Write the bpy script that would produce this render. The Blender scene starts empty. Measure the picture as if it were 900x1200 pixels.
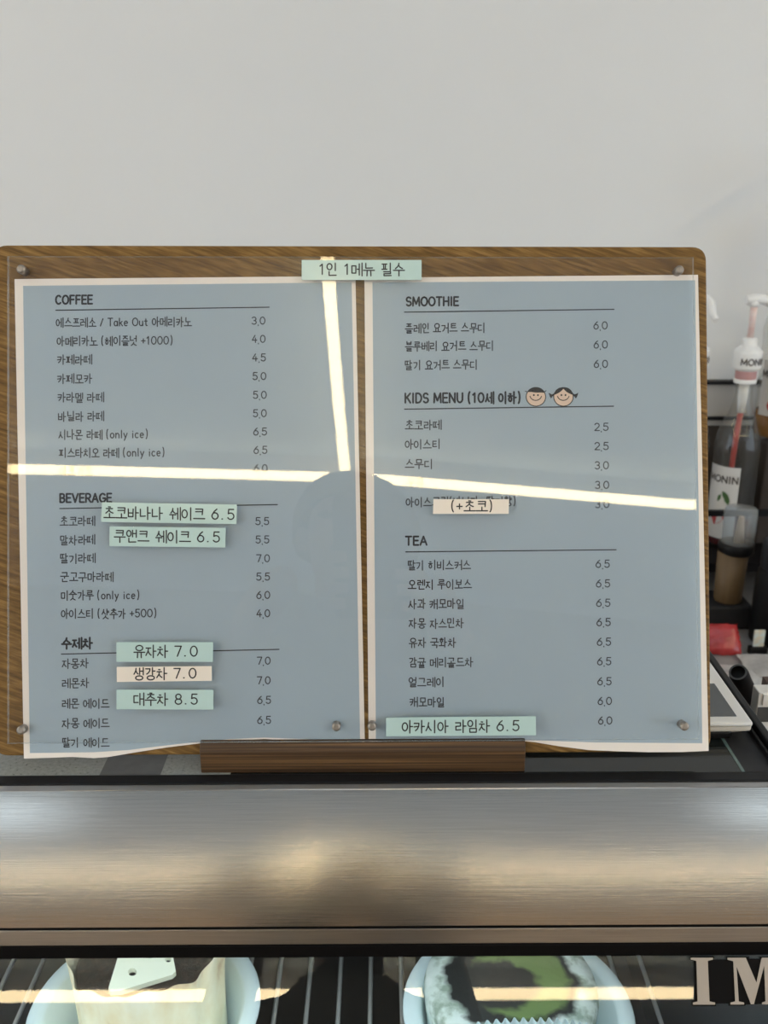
import bpy, bmesh, math, random
from mathutils import Vector, Matrix
random.seed(4)
SC = bpy.context.scene
COL = SC.collection

# ------------------------------------------------------------------ camera, world, lights, exposure
PITCH, ROLL, D, CZ = math.radians(18.5), math.radians(0.3), 0.578, 1.4863
FWD = Vector((0, math.cos(PITCH), -math.sin(PITCH)))
UP0 = Vector((0, math.sin(PITCH), math.cos(PITCH)))
RT0 = Vector((1, 0, 0))
RT = RT0 * math.cos(ROLL) - UP0 * math.sin(ROLL)
UP = RT0 * math.sin(ROLL) + UP0 * math.cos(ROLL)
CAM = Vector((0, 0, CZ))
cam = bpy.data.cameras.new('camera')
cam.sensor_width = 36
cam.lens = 33
cam.clip_start = 0.02
cam.dof.use_dof = True
cam.dof.focus_distance = D
cam.dof.aperture_fstop = 15
cam_o = bpy.data.objects.new('camera', cam)
COL.objects.link(cam_o)
m3 = Matrix((RT, UP, -FWD)).transposed()
cam_o.matrix_world = Matrix.Translation(CAM) @ m3.to_4x4()
SC.camera = cam_o

w = bpy.data.worlds.new('daylight')
SC.world = w
w.use_nodes = True
w.node_tree.nodes['Background'].inputs[0].default_value = (0.73, 0.865, 1.0, 1)
w.node_tree.nodes['Background'].inputs[1].default_value = 3.0
SC.view_settings.view_transform = 'Standard'
SC.view_settings.look = 'None'
SC.view_settings.gamma = 1
SC.view_settings.use_curve_mapping = False
SC.view_settings.exposure = 0.0
SC.cycles.use_denoising = True
SC.cycles.max_bounces = 10
SC.cycles.transparent_max_bounces = 24
BAR_E = 29.0
PANEL_E = 1.9
CASE_W = 0.20


# ------------------------------------------------------------------ materials
def mat(name, col=(.5, .5, .5), rough=.5, metal=0.0, spec=.5, alpha=None, **kw):
    m = bpy.data.materials.new(name)
    m.use_nodes = True
    b = m.node_tree.nodes['Principled BSDF']
    b.inputs['Base Color'].default_value = (*col, 1)
    b.inputs['Roughness'].default_value = rough
    b.inputs['Metallic'].default_value = metal
    b.inputs['Specular IOR Level'].default_value = spec
    for k, v in kw.items():
        b.inputs[k].default_value = v
    return m


def N(m, t, **kw):
    n = m.node_tree.nodes.new(t)
    for k, v in kw.items():
        setattr(n, k, v)
    return n


def L(m, a, b):
    m.node_tree.links.new(a, b)


def ramp(m, fac, stops):
    r = N(m, 'ShaderNodeValToRGB')
    e = r.color_ramp.elements
    e[0].position, e[0].color = stops[0][0], (*stops[0][1], 1)
    e[1].position, e[1].color = stops[-1][0], (*stops[-1][1], 1)
    for p, c in stops[1:-1]:
        k = e.new(p)
        k.color = (*c, 1)
    L(m, fac, r.inputs[0])
    return r.outputs[0]


def noise(m, scale=(1, 1, 1), ns=5.0, detail=4, rot=(0, 0, 0), rough=.6, dist=0.0):
    tc = N(m, 'ShaderNodeTexCoord')
    mp = N(m, 'ShaderNodeMapping')
    if any(rot):
        mp.vector_type = 'TEXTURE'
        scale = tuple(1 / c for c in scale)
    mp.inputs['Scale'].default_value = scale
    mp.inputs['Rotation'].default_value = rot
    L(m, tc.outputs['Object'], mp.inputs[0])
    n = N(m, 'ShaderNodeTexNoise')
    n.inputs['Scale'].default_value = ns
    n.inputs['Detail'].default_value = detail
    n.inputs['Roughness'].default_value = rough
    n.inputs['Distortion'].default_value = dist
    L(m, mp.outputs[0], n.inputs[0])
    return n.outputs[0]


def noisy(name, stops, scale=(1, 1, 1), ns=5, detail=4, rot=(0, 0, 0), rough=.5, metal=0, bump=0, **kw):
    m = mat(name, (1, 1, 1), rough, metal, **kw)
    b = m.node_tree.nodes['Principled BSDF']
    f = noise(m, scale, ns, detail, rot)
    L(m, ramp(m, f, stops), b.inputs['Base Color'])
    if bump:
        bp = N(m, 'ShaderNodeBump')
        bp.inputs['Strength'].default_value = bump
        bp.inputs['Distance'].default_value = .002
        L(m, f, bp.inputs['Height'])
        L(m, bp.outputs[0], b.inputs['Normal'])
    return m


def clear(name, tint=(1, 1, 1), rough=0.0, ior=1.49, extra=0.0):
    """Thin clear sheet: see-through with a Fresnel mirror on top."""
    m = bpy.data.materials.new(name)
    m.use_nodes = True
    nt = m.node_tree
    nt.nodes.remove(nt.nodes['Principled BSDF'])
    t = N(m, 'ShaderNodeBsdfTransparent')
    t.inputs[0].default_value = (*tint, 1)
    g = N(m, 'ShaderNodeBsdfGlossy')
    g.inputs['Roughness'].default_value = rough
    # a thin sheet reflects alike from both of its faces
    f = N(m, 'ShaderNodeFresnel')
    gm = N(m, 'ShaderNodeNewGeometry')
    ir = N(m, 'ShaderNodeMapRange')
    ir.inputs['To Min'].default_value = ior
    ir.inputs['To Max'].default_value = 1 / ior
    L(m, gm.outputs['Backfacing'], ir.inputs[0])
    L(m, ir.outputs[0], f.inputs[0])
    mx = N(m, 'ShaderNodeMixShader')
    L(m, f.outputs[0], mx.inputs[0])
    L(m, t.outputs[0], mx.inputs[1])
    L(m, g.outputs[0], mx.inputs[2])
    out = mx.outputs[0]
    if extra:
        d = N(m, 'ShaderNodeBsdfDiffuse')
        d.inputs[0].default_value = (.9, .92, .92, 1)
        m2 = N(m, 'ShaderNodeMixShader')
        m2.inputs[0].default_value = extra
        L(m, out, m2.inputs[1])
        L(m, d.outputs[0], m2.inputs[2])
        out = m2.outputs[0]
    L(m, out, nt.nodes['Material Output'].inputs[0])
    return m


def glow(name, col, e):
    m = mat(name, (1, 1, 1), .5)
    b = m.node_tree.nodes['Principled BSDF']
    b.inputs['Emission Color'].default_value = (*col, 1)
    b.inputs['Emission Strength'].default_value = e
    return m


def steel(name, col, rough, aniso):
    m = mat(name, col, rough, 1.0)
    b = m.node_tree.nodes['Principled BSDF']
    b.inputs['Anisotropic'].default_value = aniso
    t = N(m, 'ShaderNodeTangent')
    t.direction_type = 'RADIAL'
    t.axis = 'X'
    L(m, t.outputs[0], b.inputs['Tangent'])
    f = noise(m, (7, 520, 520), 3.0, 2)
    bp = N(m, 'ShaderNodeBump')
    bp.inputs['Strength'].default_value = .38
    bp.inputs['Distance'].default_value = .0003
    L(m, f, bp.inputs['Height'])
    L(m, bp.outputs[0], b.inputs['Normal'])
    L(m, ramp(m, f, [(.3, tuple(c * .92 for c in col)), (.7, tuple(min(1, c * 1.06) for c in col))]), b.inputs['Base Color'])
    return m


M = {}
M['wall'] = noisy('wall paint', [(.3, (.735, .735, .735)), (.7, (.755, .755, .755))], ns=2.0, rough=.6)
M['ceil'] = mat('cool white ceiling paint', (.65, .77, .90), .8)  # blue tint put in so the steel nose mirrors cool light
M['room'] = mat('room wall paint', (.70, .68, .65), .8)
M['room_d'] = mat('dark room wall paint', (.30, .29, .28), .8)
M['floor'] = noisy('wood floor', [(.3, (.23, .14, .08)), (.7, (.36, .23, .13))], (1, 8, 1), 3, rough=.4)
M['board'] = noisy('oiled board wood', [(.30, (.085, .042, .010)), (.5, (.17, .090, .022)), (.70, (.29, .165, .052))], (24, 60, 300), 2.0, 5, (0, math.radians(18), 0), .55, spec=.25)
M['ply'] = noisy('plywood edge', [(.32, (.018, .008, .003)), (.5, (.075, .036, .012)), (.66, (.17, .088, .032))], (2, 10, 330), 2.0, 3, rough=.55)
M['paper'] = noisy('laminated white paper', [(.3, (.80, .73, .67)), (.7, (.85, .78, .72))], ns=6, rough=.35)
M['blue'] = noisy('printed blue grey', [(.3, (.325, .40, .465)), (.7, (.35, .43, .495))], ns=7, rough=.45)
M['ink'] = mat('printed ink', (.025, .028, .034), .6)
M['ink_b'] = mat('heavy printed ink', (.012, .013, .018), .6)
M['skin_print'] = mat('printed skin', (.70, .53, .41), .6)
M['hair_print'] = mat('printed black hair', (.015, .012, .012), .6)
M['mint'] = noisy('mint label tape', [(.3, (.44, .59, .565)), (.7, (.47, .62, .595))], ns=30, rough=.16)
M['cream'] = mat('cream label tape', (.78, .70, .61), .35)
M['tape_ink'] = mat('label tape ink', (.02, .02, .022), .5)
M['acrylic'] = clear('clear acrylic', (.99, .99, .99), 0, 1.39)
M['acrylic_edge'] = clear('acrylic cut edge', (.80, .84, .84), .1, 1.49, .22)
M['screw'] = noisy('dull screw metal', [(.3, (.22, .19, .16)), (.7, (.36, .32, .28))], ns=300, rough=.4, metal=.7)
M['steel'] = steel('brushed steel', (.60, .565, .515), .22, 1.0)
M['steel_lip'] = steel('brushed steel lip', (.50, .47, .44), .34, 1.0)
M['black'] = mat('black plastic', (.008, .008, .009), .4, spec=.2)
M['blackmatte'] = noisy('black powder coat', [(.3, (.018, .018, .02)), (.7, (.024, .024, .027))], ns=60, rough=.5, spec=.2)
M['gasket'] = mat('black rubber gasket', (.004, .0035, .0035), .6, spec=.08)
M['glass'] = clear('display glass', (.95, .98, .97), 0, 1.5)
M['top_glass'] = mat('dark tinted top glass', (.010, .013, .013), .06)
M['stone'] = noisy('grey speckled panel', [(.28, (.03, .03, .03)), (.36, (.20, .21, .20)), (.75, (.28, .29, .275))], ns=420, detail=2, rough=.35)  # grey wall reflection painted as colour, speckled with crumbs
M['stone_d'] = noisy('dark grey panel', [(.3, (.055, .056, .058)), (.7, (.085, .087, .088))], ns=80, rough=.3)  # dark reflection painted in the case top; also box print and tube ring
M['glass_edge'] = mat('green glass edge', (.10, .15, .14), .2)
M['case_in'] = noisy('dark case liner', [(.3, (.035, .031, .028)), (.7, (.06, .054, .05))], ns=8, rough=.3)
M['wire'] = mat('chromed wire', (.80, .79, .77), .3, .2)
M['letter'] = mat('silver letter vinyl', (.33, .29, .26), .4, .35)
M['tub'] = mat('milky white plastic', (.74, .86, .90), .3)
M['choc'] = noisy('chocolate crumb', [(.38, (.006, .004, .003)), (.6, (.026, .014, .009)), (.74, (.10, .06, .04))], ns=160, detail=5, rough=.55, bump=.7)
M['parch'] = noisy('baking parchment', [(.34, (.60, .42, .24)), (.44, (.86, .74, .50)), (.6, (.93, .86, .66)), (.75, (.95, .92, .80))], (1, 1, .5), 30, 4, rough=.45, bump=.4)
M['tag'] = mat('mint white plastic tag', (.82, .84, .70), .4)
M['pleat'] = mat('pale blue pleated cup', (.66, .82, .88), .45)


def cake_top_material():
    m = mat('cocoa and matcha powder', (1, 1, 1), .8)
    b = m.node_tree.nodes['Principled BSDF']
    tc = N(m, 'ShaderNodeTexCoord')
    sp = N(m, 'ShaderNodeSeparateXYZ')
    nz = N(m, 'ShaderNodeTexNoise')
    nz.inputs['Scale'].default_value = 70
    nz.inputs['Detail'].default_value = 6
    L(m, tc.outputs['Object'], nz.inputs[0])
    vm = N(m, 'ShaderNodeVectorMath', operation='MULTIPLY_ADD')
    L(m, nz.outputs['Color'], vm.inputs[0])
    vm.inputs[1].default_value = (.022, .022, 0)
    vm.inputs[2].default_value = (-.011, -.011, 0)
    ad = N(m, 'ShaderNodeVectorMath', operation='ADD')
    L(m, vm.outputs[0], ad.inputs[0])
    L(m, tc.outputs['Object'], ad.inputs[1])

    def dist(cx, cy, sx=1, sy=1):
        s = N(m, 'ShaderNodeVectorMath', operation='SUBTRACT')
        L(m, ad.outputs[0], s.inputs[0])
        s.inputs[1].default_value = (cx, cy, 0)
        q = N(m, 'ShaderNodeVectorMath', operation='MULTIPLY')
        L(m, s.outputs[0], q.inputs[0])
        q.inputs[1].default_value = (sx, sy, 0)
        l = N(m, 'ShaderNodeVectorMath', operation='LENGTH')
        L(m, q.outputs[0], l.inputs[0])
        return l.outputs['Value']

    def lt(v, r, soft=.003):
        k = N(m, 'ShaderNodeMapRange')
        k.inputs['From Min'].default_value = r - soft
        k.inputs['From Max'].default_value = r + soft
        k.inputs['To Min'].default_value = 1
        k.inputs['To Max'].default_value = 0
        L(m, v, k.inputs[0])
        return k.outputs[0]

    def mul(a, b2):
        k = N(m, 'ShaderNodeMath', operation='MULTIPLY')
        L(m, a, k.inputs[0])
        L(m, b2, k.inputs[1])
        return k.outputs[0]

    def inv(a):
        k = N(m, 'ShaderNodeMath', operation='SUBTRACT')
        k.inputs[0].default_value = 1
        L(m, a, k.inputs[1])
        return k.outputs[0]

    def mix(f, c1, c2):
        k = N(m, 'ShaderNodeMix', data_type='RGBA')
        L(m, f, k.inputs[0])
        for i, c in ((6, c1), (7, c2)):
            if isinstance(c, tuple):
                k.inputs[i].default_value = (*c, 1)
            else:
                L(m, c, k.inputs[i])
        return k.outputs[2]
    disc = lt(dist(0, 0.0), .0495)
    green = mul(lt(dist(.006, -.002), .036), inv(lt(dist(-.009, -.004, 1, 1.2), .0285)))
    nr = ramp(m, nz.outputs[0], [(.40, (.30, .37, .31)), (.52, (.62, .70, .66)), (.7, (.74, .80, .78))])
    c = mix(disc, nr, (.018, .019, .018))
    c = mix(green, c, (.16, .235, .075))
    L(m, c, b.inputs['Base Color'])
    bp = N(m, 'ShaderNodeBump')
    bp.inputs['Strength'].default_value = .5
    bp.inputs['Distance'].default_value = .003
    L(m, nz.outputs[0], bp.inputs['Height'])
    L(m, bp.outputs[0], b.inputs['Normal'])
    return m


M['matcha'] = cake_top_material()
M['wplastic'] = mat('white plastic', (.78, .76, .73), .4)
M['wplastic2'] = mat('cream plastic edge', (.62, .57, .50), .4)
M['screen'] = mat('grey screen', (.075, .082, .088), .25)
M['sticker_blue'] = mat('blue sticker', (.06, .16, .34), .4)
M['bglass'] = clear('bottle glass', (.90, .90, .88), 0, 1.5, .03)
M['bglass_dim'] = clear('bottle glass tinted', (.80, .80, .78), 0, 1.5, .03)
M['syrup_red'] = mat('red syrup', (.10, .008, .014), .2)
M['syrup_dark'] = mat('dark red syrup', (.05, .008, .01), .2)
M['syrup_amber'] = mat('amber syrup', (.30, .13, .025), .2)
M['pump'] = mat('white pump plastic', (.82, .81, .80), .35)
M['pink_stem'] = noisy('pink stained stem', [(.35, (.72, .50, .47)), (.65, (.78, .66, .63))], ns=90, rough=.4)
M['straw_red'] = mat('red stained tube', (.42, .06, .05), .4)
M['label'] = mat('white bottle label', (.62, .60, .58), .5)
M['label_ink'] = mat('black label ink', (.05, .035, .03), .5)
M['leaf'] = mat('printed green leaf', (.06, .13, .04), .5)
M['fruit'] = mat('printed red fruit', (.45, .06, .06), .5)
M['band'] = mat('dusty pink band', (.45, .24, .24), .5)
M['lid'] = clear('frosted lid', (.72, .76, .80), .2, 1.45, .16)
M['tan'] = noisy('tan wood grain', [(.3, (.115, .07, .03)), (.7, (.165, .105, .05))], (20, 20, 1), 4, rough=.5)
M['cone'] = mat('beige cone', (.55, .42, .32), .6)
M['foil_red'] = noisy('red foil', [(.35, (.30, .02, .022)), (.65, (.50, .05, .05))], ns=30, rough=.25, bump=.6)
M['crumple'] = noisy('crumpled pale wrap', [(.3, (.34, .32, .31)), (.7, (.66, .64, .62))], ns=26, detail=5, rough=.5, bump=.9)
M['card'] = noisy('pale printed card', [(.4, (.60, .68, .68)), (.6, (.68, .58, .42))], ns=80, rough=.5)
M['counter'] = noisy('dark brown counter', [(.3, (.045, .022, .014)), (.7, (.09, .045, .03))], (2, 12, 1), 4, rough=.45)
M['backcounter'] = noisy('grey worktop', [(.3, (.20, .19, .185)), (.7, (.32, .31, .30))], ns=14, rough=.4)
M['darkback'] = mat('dark cabinet', (.006, .005, .005), .7, spec=.1)
M['rackback'] = mat('dark brown rack back', (.055, .045, .04), .7, spec=.1)
M['greypanel'] = mat('grey rack panel', (.42, .41, .40), .5)
M['bar'] = glow('warm led diffuser', (1.0, .78, .44), BAR_E)
M['panel'] = glow('cool led panel', (.62, .82, 1.0), PANEL_E)
M['housing'] = mat('white lamp housing', (.8, .8, .8), .5)
M['skin'] = mat('skin', (.55, .36, .27), .55)
M['hair'] = mat('black hair', (.012, .010, .010), .5)
M['coat'] = noisy('brown grey jacket', [(.3, (.32, .27, .22)), (.7, (.38, .33, .27))], ns=40, rough=.8)
M['trouser'] = mat('dark trousers', (.03, .03, .035), .8)
M['lens'] = mat('lens glass', (.01, .01, .015), .1)


# ------------------------------------------------------------------ pixel rays -> real places
def ray(px, py):
    return FWD + RT * ((px - 450) / 1100) + UP * ((600 - py) / 1100)


def on_b(px, py, off=0.0):
    return CAM + ray(px, py) * (D - off)


def on_z(px, py, z):
    d = ray(px, py)
    return CAM + d * ((z - CZ) / d.z)


def on_y(px, py, y):
    d = ray(px, py)
    return CAM + d * (y / d.y)


GN = Vector((0, -.814, .581))
GP = Vector((0, .434, 1.0688))


def on_g(px, py, off=0.0):
    d = ray(px, py)
    return CAM + d * ((GP + GN * off - CAM).dot(GN) / d.dot(GN))


# ------------------------------------------------------------------ mesh builder
class MB:
    def __init__(self):
        self.v, self.f, self.mi, self.sm = [], [], [], []

    def add(self, vs, fs, mi=0, smooth=False):
        o = len(self.v)
        self.v += [Vector(p) for p in vs]
        for f in fs:
            self.f.append([i + o for i in f])
            self.mi.append(mi)
            self.sm.append(smooth)
        return self

    def box(self, a, b, mi=0):
        (x0, y0, z0), (x1, y1, z1) = a, b
        vs = [(x0, y0, z0), (x1, y0, z0), (x1, y1, z0), (x0, y1, z0), (x0, y0, z1), (x1, y0, z1), (x1, y1, z1), (x0, y1, z1)]
        return self.add(vs, [(0, 3, 2, 1), (4, 5, 6, 7), (0, 1, 5, 4), (1, 2, 6, 5), (2, 3, 7, 6), (3, 0, 4, 7)], mi)

    def prism(self, front, back, mi=0, side=None, smooth=False):
        n = len(front)
        self.add(list(front) + list(back), [tuple(range(n)), tuple(range(2 * n - 1, n - 1, -1))], mi)
        o = len(self.v) - 2 * n
        for i in range(n):
            j = (i + 1) % n
            self.f.append([o + i, o + n + i, o + n + j, o + j])
            self.mi.append(mi if side is None else side)
            self.sm.append(smooth)
        return self

    def lathe(self, prof, c=(0, 0, 0), n=40, mi=0, smooth=True, wob=None, caps=(False, False)):
        vs, fs = [], []
        for k, (r, z) in enumerate(prof):
            for i in range(n):
                a = 2 * math.pi * i / n
                rr, zz = (r, z) if wob is None else wob(r, z, a, k)
                vs.append((c[0] + rr * math.cos(a), c[1] + rr * math.sin(a), c[2] + zz))
        for k in range(len(prof) - 1):
            for i in range(n):
                j = (i + 1) % n
                fs.append((k * n + i, k * n + j, (k + 1) * n + j, (k + 1) * n + i))
        if caps[0]:
            fs.append(tuple(range(n - 1, -1, -1)))
        if caps[1]:
            fs.append(tuple((len(prof) - 1) * n + i for i in range(n)))
        return self.add(vs, fs, mi, smooth)

    def tube(self, pts, rs, n=12, mi=0, cap=True):
        pts = [Vector(p) for p in pts]
        if not isinstance(rs, (list, tuple)):
            rs = [rs] * len(pts)
        vs, fs = [], []
        for k, p in enumerate(pts):
            t = (pts[min(k + 1, len(pts) - 1)] - pts[max(k - 1, 0)]).normalized()
            a = t.orthogonal() if abs(t.x) > .9 else t.cross(Vector((1, 0, 0)))
            a.normalize()
            b = t.cross(a)
            for i in range(n):
                q = 2 * math.pi * i / n
                vs.append(p + (a * math.cos(q) + b * math.sin(q)) * rs[k])
        for k in range(len(pts) - 1):
            for i in range(n):
                j = (i + 1) % n
                fs.append((k * n + i, k * n + j, (k + 1) * n + j, (k + 1) * n + i))
        self.add(vs, fs, mi, True)
        if cap:
            o = len(self.v) - len(vs)
            self.f += [[o + i for i in range(n - 1, -1, -1)], [o + len(vs) - n + i for i in range(n)]]
            self.mi += [mi, mi]
            self.sm += [False, False]
        return self

    def build(self, name, mats, parent=None, bevel=0.0, seg=2, origin=None, recalc=True):
        me = bpy.data.meshes.new(name)
        o = Vector(origin) if origin is not None else Vector((0, 0, 0))
        me.from_pydata([p - o for p in self.v], [], self.f)
        if not isinstance(mats, (list, tuple)):
            mats = [mats]
        for m in mats:
            me.materials.append(m)
        me.polygons.foreach_set('material_index', self.mi)
        me.polygons.foreach_set('use_smooth', self.sm)
        me.update()
        if recalc or bevel:
            bm = bmesh.new()
            bm.from_mesh(me)
            if recalc:
                bmesh.ops.recalc_face_normals(bm, faces=bm.faces[:])
            if bevel:
                es = [e for e in bm.edges if len(e.link_faces) == 2 and e.calc_face_angle(0) > .5]
                bmesh.ops.bevel(bm, geom=es, offset=bevel, segments=seg, affect='EDGES', profile=.5, clamp_overlap=True)
            bm.to_mesh(me)
            bm.free()
        ob = bpy.data.objects.new(name, me)
        COL.objects.link(ob)
        if parent is not None:
            ob.parent = parent
            ob.location = o - world_loc(parent)
        else:
            ob.location = o
        return ob


def world_loc(ob):
    p = Vector((0, 0, 0))
    while ob is not None:
        p += ob.location
        ob = ob.parent
    return p


def tag(o, label, cat, group=None):
    o['label'], o['category'] = label, cat
    if group:
        o['group'] = group
    return o


def thing(name, label, cat, loc=(0, 0, 0), group=None):
    o = bpy.data.objects.new(name, None)
    o.empty_display_size = .02
    COL.objects.link(o)
    o.location = loc
    return tag(o, label, cat, group)


def struct(name, mb, m, **k):
    o = mb.build(name, m, **k)
    o['kind'] = 'structure'
    return o


def rounded(pts, r, n=6):
    out = []
    k = len(pts)
    for i in range(k):
        p, a, b = Vector(pts[i]), Vector(pts[i - 1]), Vector(pts[(i + 1) % k])
        u, v = (a - p).normalized(), (b - p).normalized()
        for j in range(n + 1):
            t = j / n
            q0, q1, q2 = p + u * r, p, p + v * r
            out.append(tuple(q0 * (1 - t) ** 2 + q1 * 2 * t * (1 - t) + q2 * t * t))
    return out


# ------------------------------------------------------------------ stroke lettering
def arc(cx, cy, rx, ry, a0, a1, n=10):
    return [(cx + rx * math.cos(math.radians(a0 + (a1 - a0) * i / n)), cy + ry * math.sin(math.radians(a0 + (a1 - a0) * i / n))) for i in range(n + 1)]


def ring(cx=.5, cy=.5, rx=.5, ry=.5):
    return arc(cx, cy, rx, ry, -90, 270, 14)


def fitb(strokes, x0, y0, x1, y1):
    return [[(x0 + px * (x1 - x0), y0 + py * (y1 - y0)) for px, py in s] for s in strokes]


CONS = {
    'g': [[(.02, .10), (.92, .10), (.86, .45), (.62, .78), (.25, 1.0)]],
    'G': [[(0, .10), (1, .10), (.93, 1.0)]],
    'n': [[(.06, 0), (.06, .90), (1, .86)]],
    'd': [[(.95, .08), (.06, .08), (.06, .92), (1, .90)]],
    'r': [[(0, .05), (.92, .05), (.92, .47), (.05, .50), (.05, .95), (1, .92)]],
    'm': [[(.04, .06), (.94, .06), (.92, .94), (.06, .94), (.04, .06)]],
    'b': [[(.03, 0), (.06, .96), (.92, .96), (.96, 0)], [(.05, .5), (.94, .5)]],
    's': [[(.50, 0), (.42, .42), (.22, .74), (0, 1)], [(.45, .38), (.68, .76), (1, .98)]],
    'o': [ring()],
    'j': [[(.04, .08), (.94, .08)], [(.52, .08), (.40, .5), (0, 1)], [(.45, .46), (.66, .78), (1, .98)]],
    'c': [[(.36, -.04), (.64, -.02)], [(.04, .24), (.94, .24)], [(.52, .24), (.40, .6), (0, 1)], [(.45, .56), (.66, .82), (1, .98)]],
    'k': [[(.02, .08), (.92, .08), (.86, .45), (.62, .78), (.25, 1.0)], [(.0, .52), (.84, .46)]],
    'K': [[(0, .08), (1, .08), (.93, 1.0)], [(.0, .52), (.95, .50)]],
    't': [[(.95, .06), (.06, .06), (.06, .94), (1, .92)], [(.08, .5), (.88, .48)]],
    'p': [[(.02, .08), (.98, .08)], [(.32, .08), (.36, .92)], [(.70, .08), (.66, .92)], [(0, .92), (1, .92)]],
    'h': [[(.34, -.02), (.66, 0)], [(.02, .26), (.98, .26)], ring(.5, .70, .34, .30)],
}
INI = ['g', 'gg', 'n', 'd', 'dd', 'r', 'm', 'b', 'bb', 's', 'ss', 'o', 'j', 'jj', 'c', 'k', 't', 'p', 'h']
FIN = {1: 'g', 4: 'n', 7: 'd', 8: 'r', 16: 'm', 17: 'b', 19: 's', 21: 'o', 22: 'j', 23: 'c'}


def cons(k, box, wide=False):
    x0, y0, x1, y1 = box
    if len(k) == 2 and k[0] == k[1]:
        w_ = (x1 - x0)
        return cons(k[0], (x0, y0, x0 + w_ * .44, y1), wide) + cons(k[0], (x0 + w_ * .56, y0, x1, y1), wide)
    key = {'g': 'G', 'k': 'K'}.get(k, k) if wide else k
    return fitb(CONS[key], x0, y0, x1, y1)


VERT = {20: [[(.6, 0), (.6, 1)]], 0: [[(.35, 0), (.35, 1)], [(.35, .48), (.95, .48)]], 1: [[(.18, .04), (.18, .94)], [(.92, 0), (.92, 1)], [(.18, .48), (.92, .48)]],
        2: [[(.35, 0), (.35, 1)], [(.35, .36), (.95, .36)], [(.35, .60), (.95, .60)]],
        4: [[(.78, 0), (.78, 1)], [(.12, .48), (.78, .48)]], 5: [[(.44, .06), (.44, .94)], [(.96, 0), (.96, 1)], [(.06, .48), (.44, .48)]],
        6: [[(.78, 0), (.78, 1)], [(.12, .36), (.78, .36)], [(.12, .60), (.78, .60)]]}
HORI = {8: [[(.5, .0), (.5, .8)], [(0, .8), (1, .8)]], 12: [[(.34, .0), (.34, .8)], [(.66, .0), (.66, .8)], [(0, .8), (1, .8)]],
        13: [[(0, .2), (1, .2)], [(.5, .2), (.5, 1)]], 17: [[(0, .2), (1, .2)], [(.34, .2), (.32, 1)], [(.66, .2), (.68, 1)]], 18: [[(0, .7), (1, .7)]]}
MIXED = {9: (8, 0), 10: (8, 1), 11: (8, 20), 14: (13, 4), 15: (13, 5), 16: (13, 20), 19: (18, 20)}


def hangul(ch):
    c = ord(ch) - 0xAC00
    l, v, t = INI[c // 588], (c % 588) // 28, c % 28
    out = []
    if v in VERT:
        wd = .13 if v in (1, 5) else 0
        vx = .50 if wd else .56
        if t:
            out += cons(l, (.05, .04, .44 if wd else .50, .52)) + fitb(VERT[v], vx, 0, .96, .58)
            out += cons(FIN[t], (.20, .66, .88, 1.0), True)
        else:
            out += cons(l, (.02, .18, .43 if wd else .50, .82)) + fitb(VERT[v], vx, .0, .98, 1.0)
    elif v in HORI:
        if t:
            out += cons(l, (.20, .0, .80, .31), True) + fitb(HORI[v], .0, .36, 1, .62) + cons(FIN[t], (.20, .70, .82, 1.0), True)
        else:
            up = v in (13, 17)
            out += cons(l, (.18, .06 if not up else .02, .82, .54 if not up else .44), True)
            out += fitb(HORI[v], 0, .58 if not up else .46, 1, .98 if not up else 1.0)
    else:
        h, u = MIXED[v]
        wd = .08 if u in (1, 5) else 0
        out += cons(l, (.10, .08, .54 - wd, .46), True) + fitb(HORI[h], .0, .50, .62 - wd, .92) + fitb(VERT[u], .60 - wd, 0, .98, 1.0)
    return out


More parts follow.
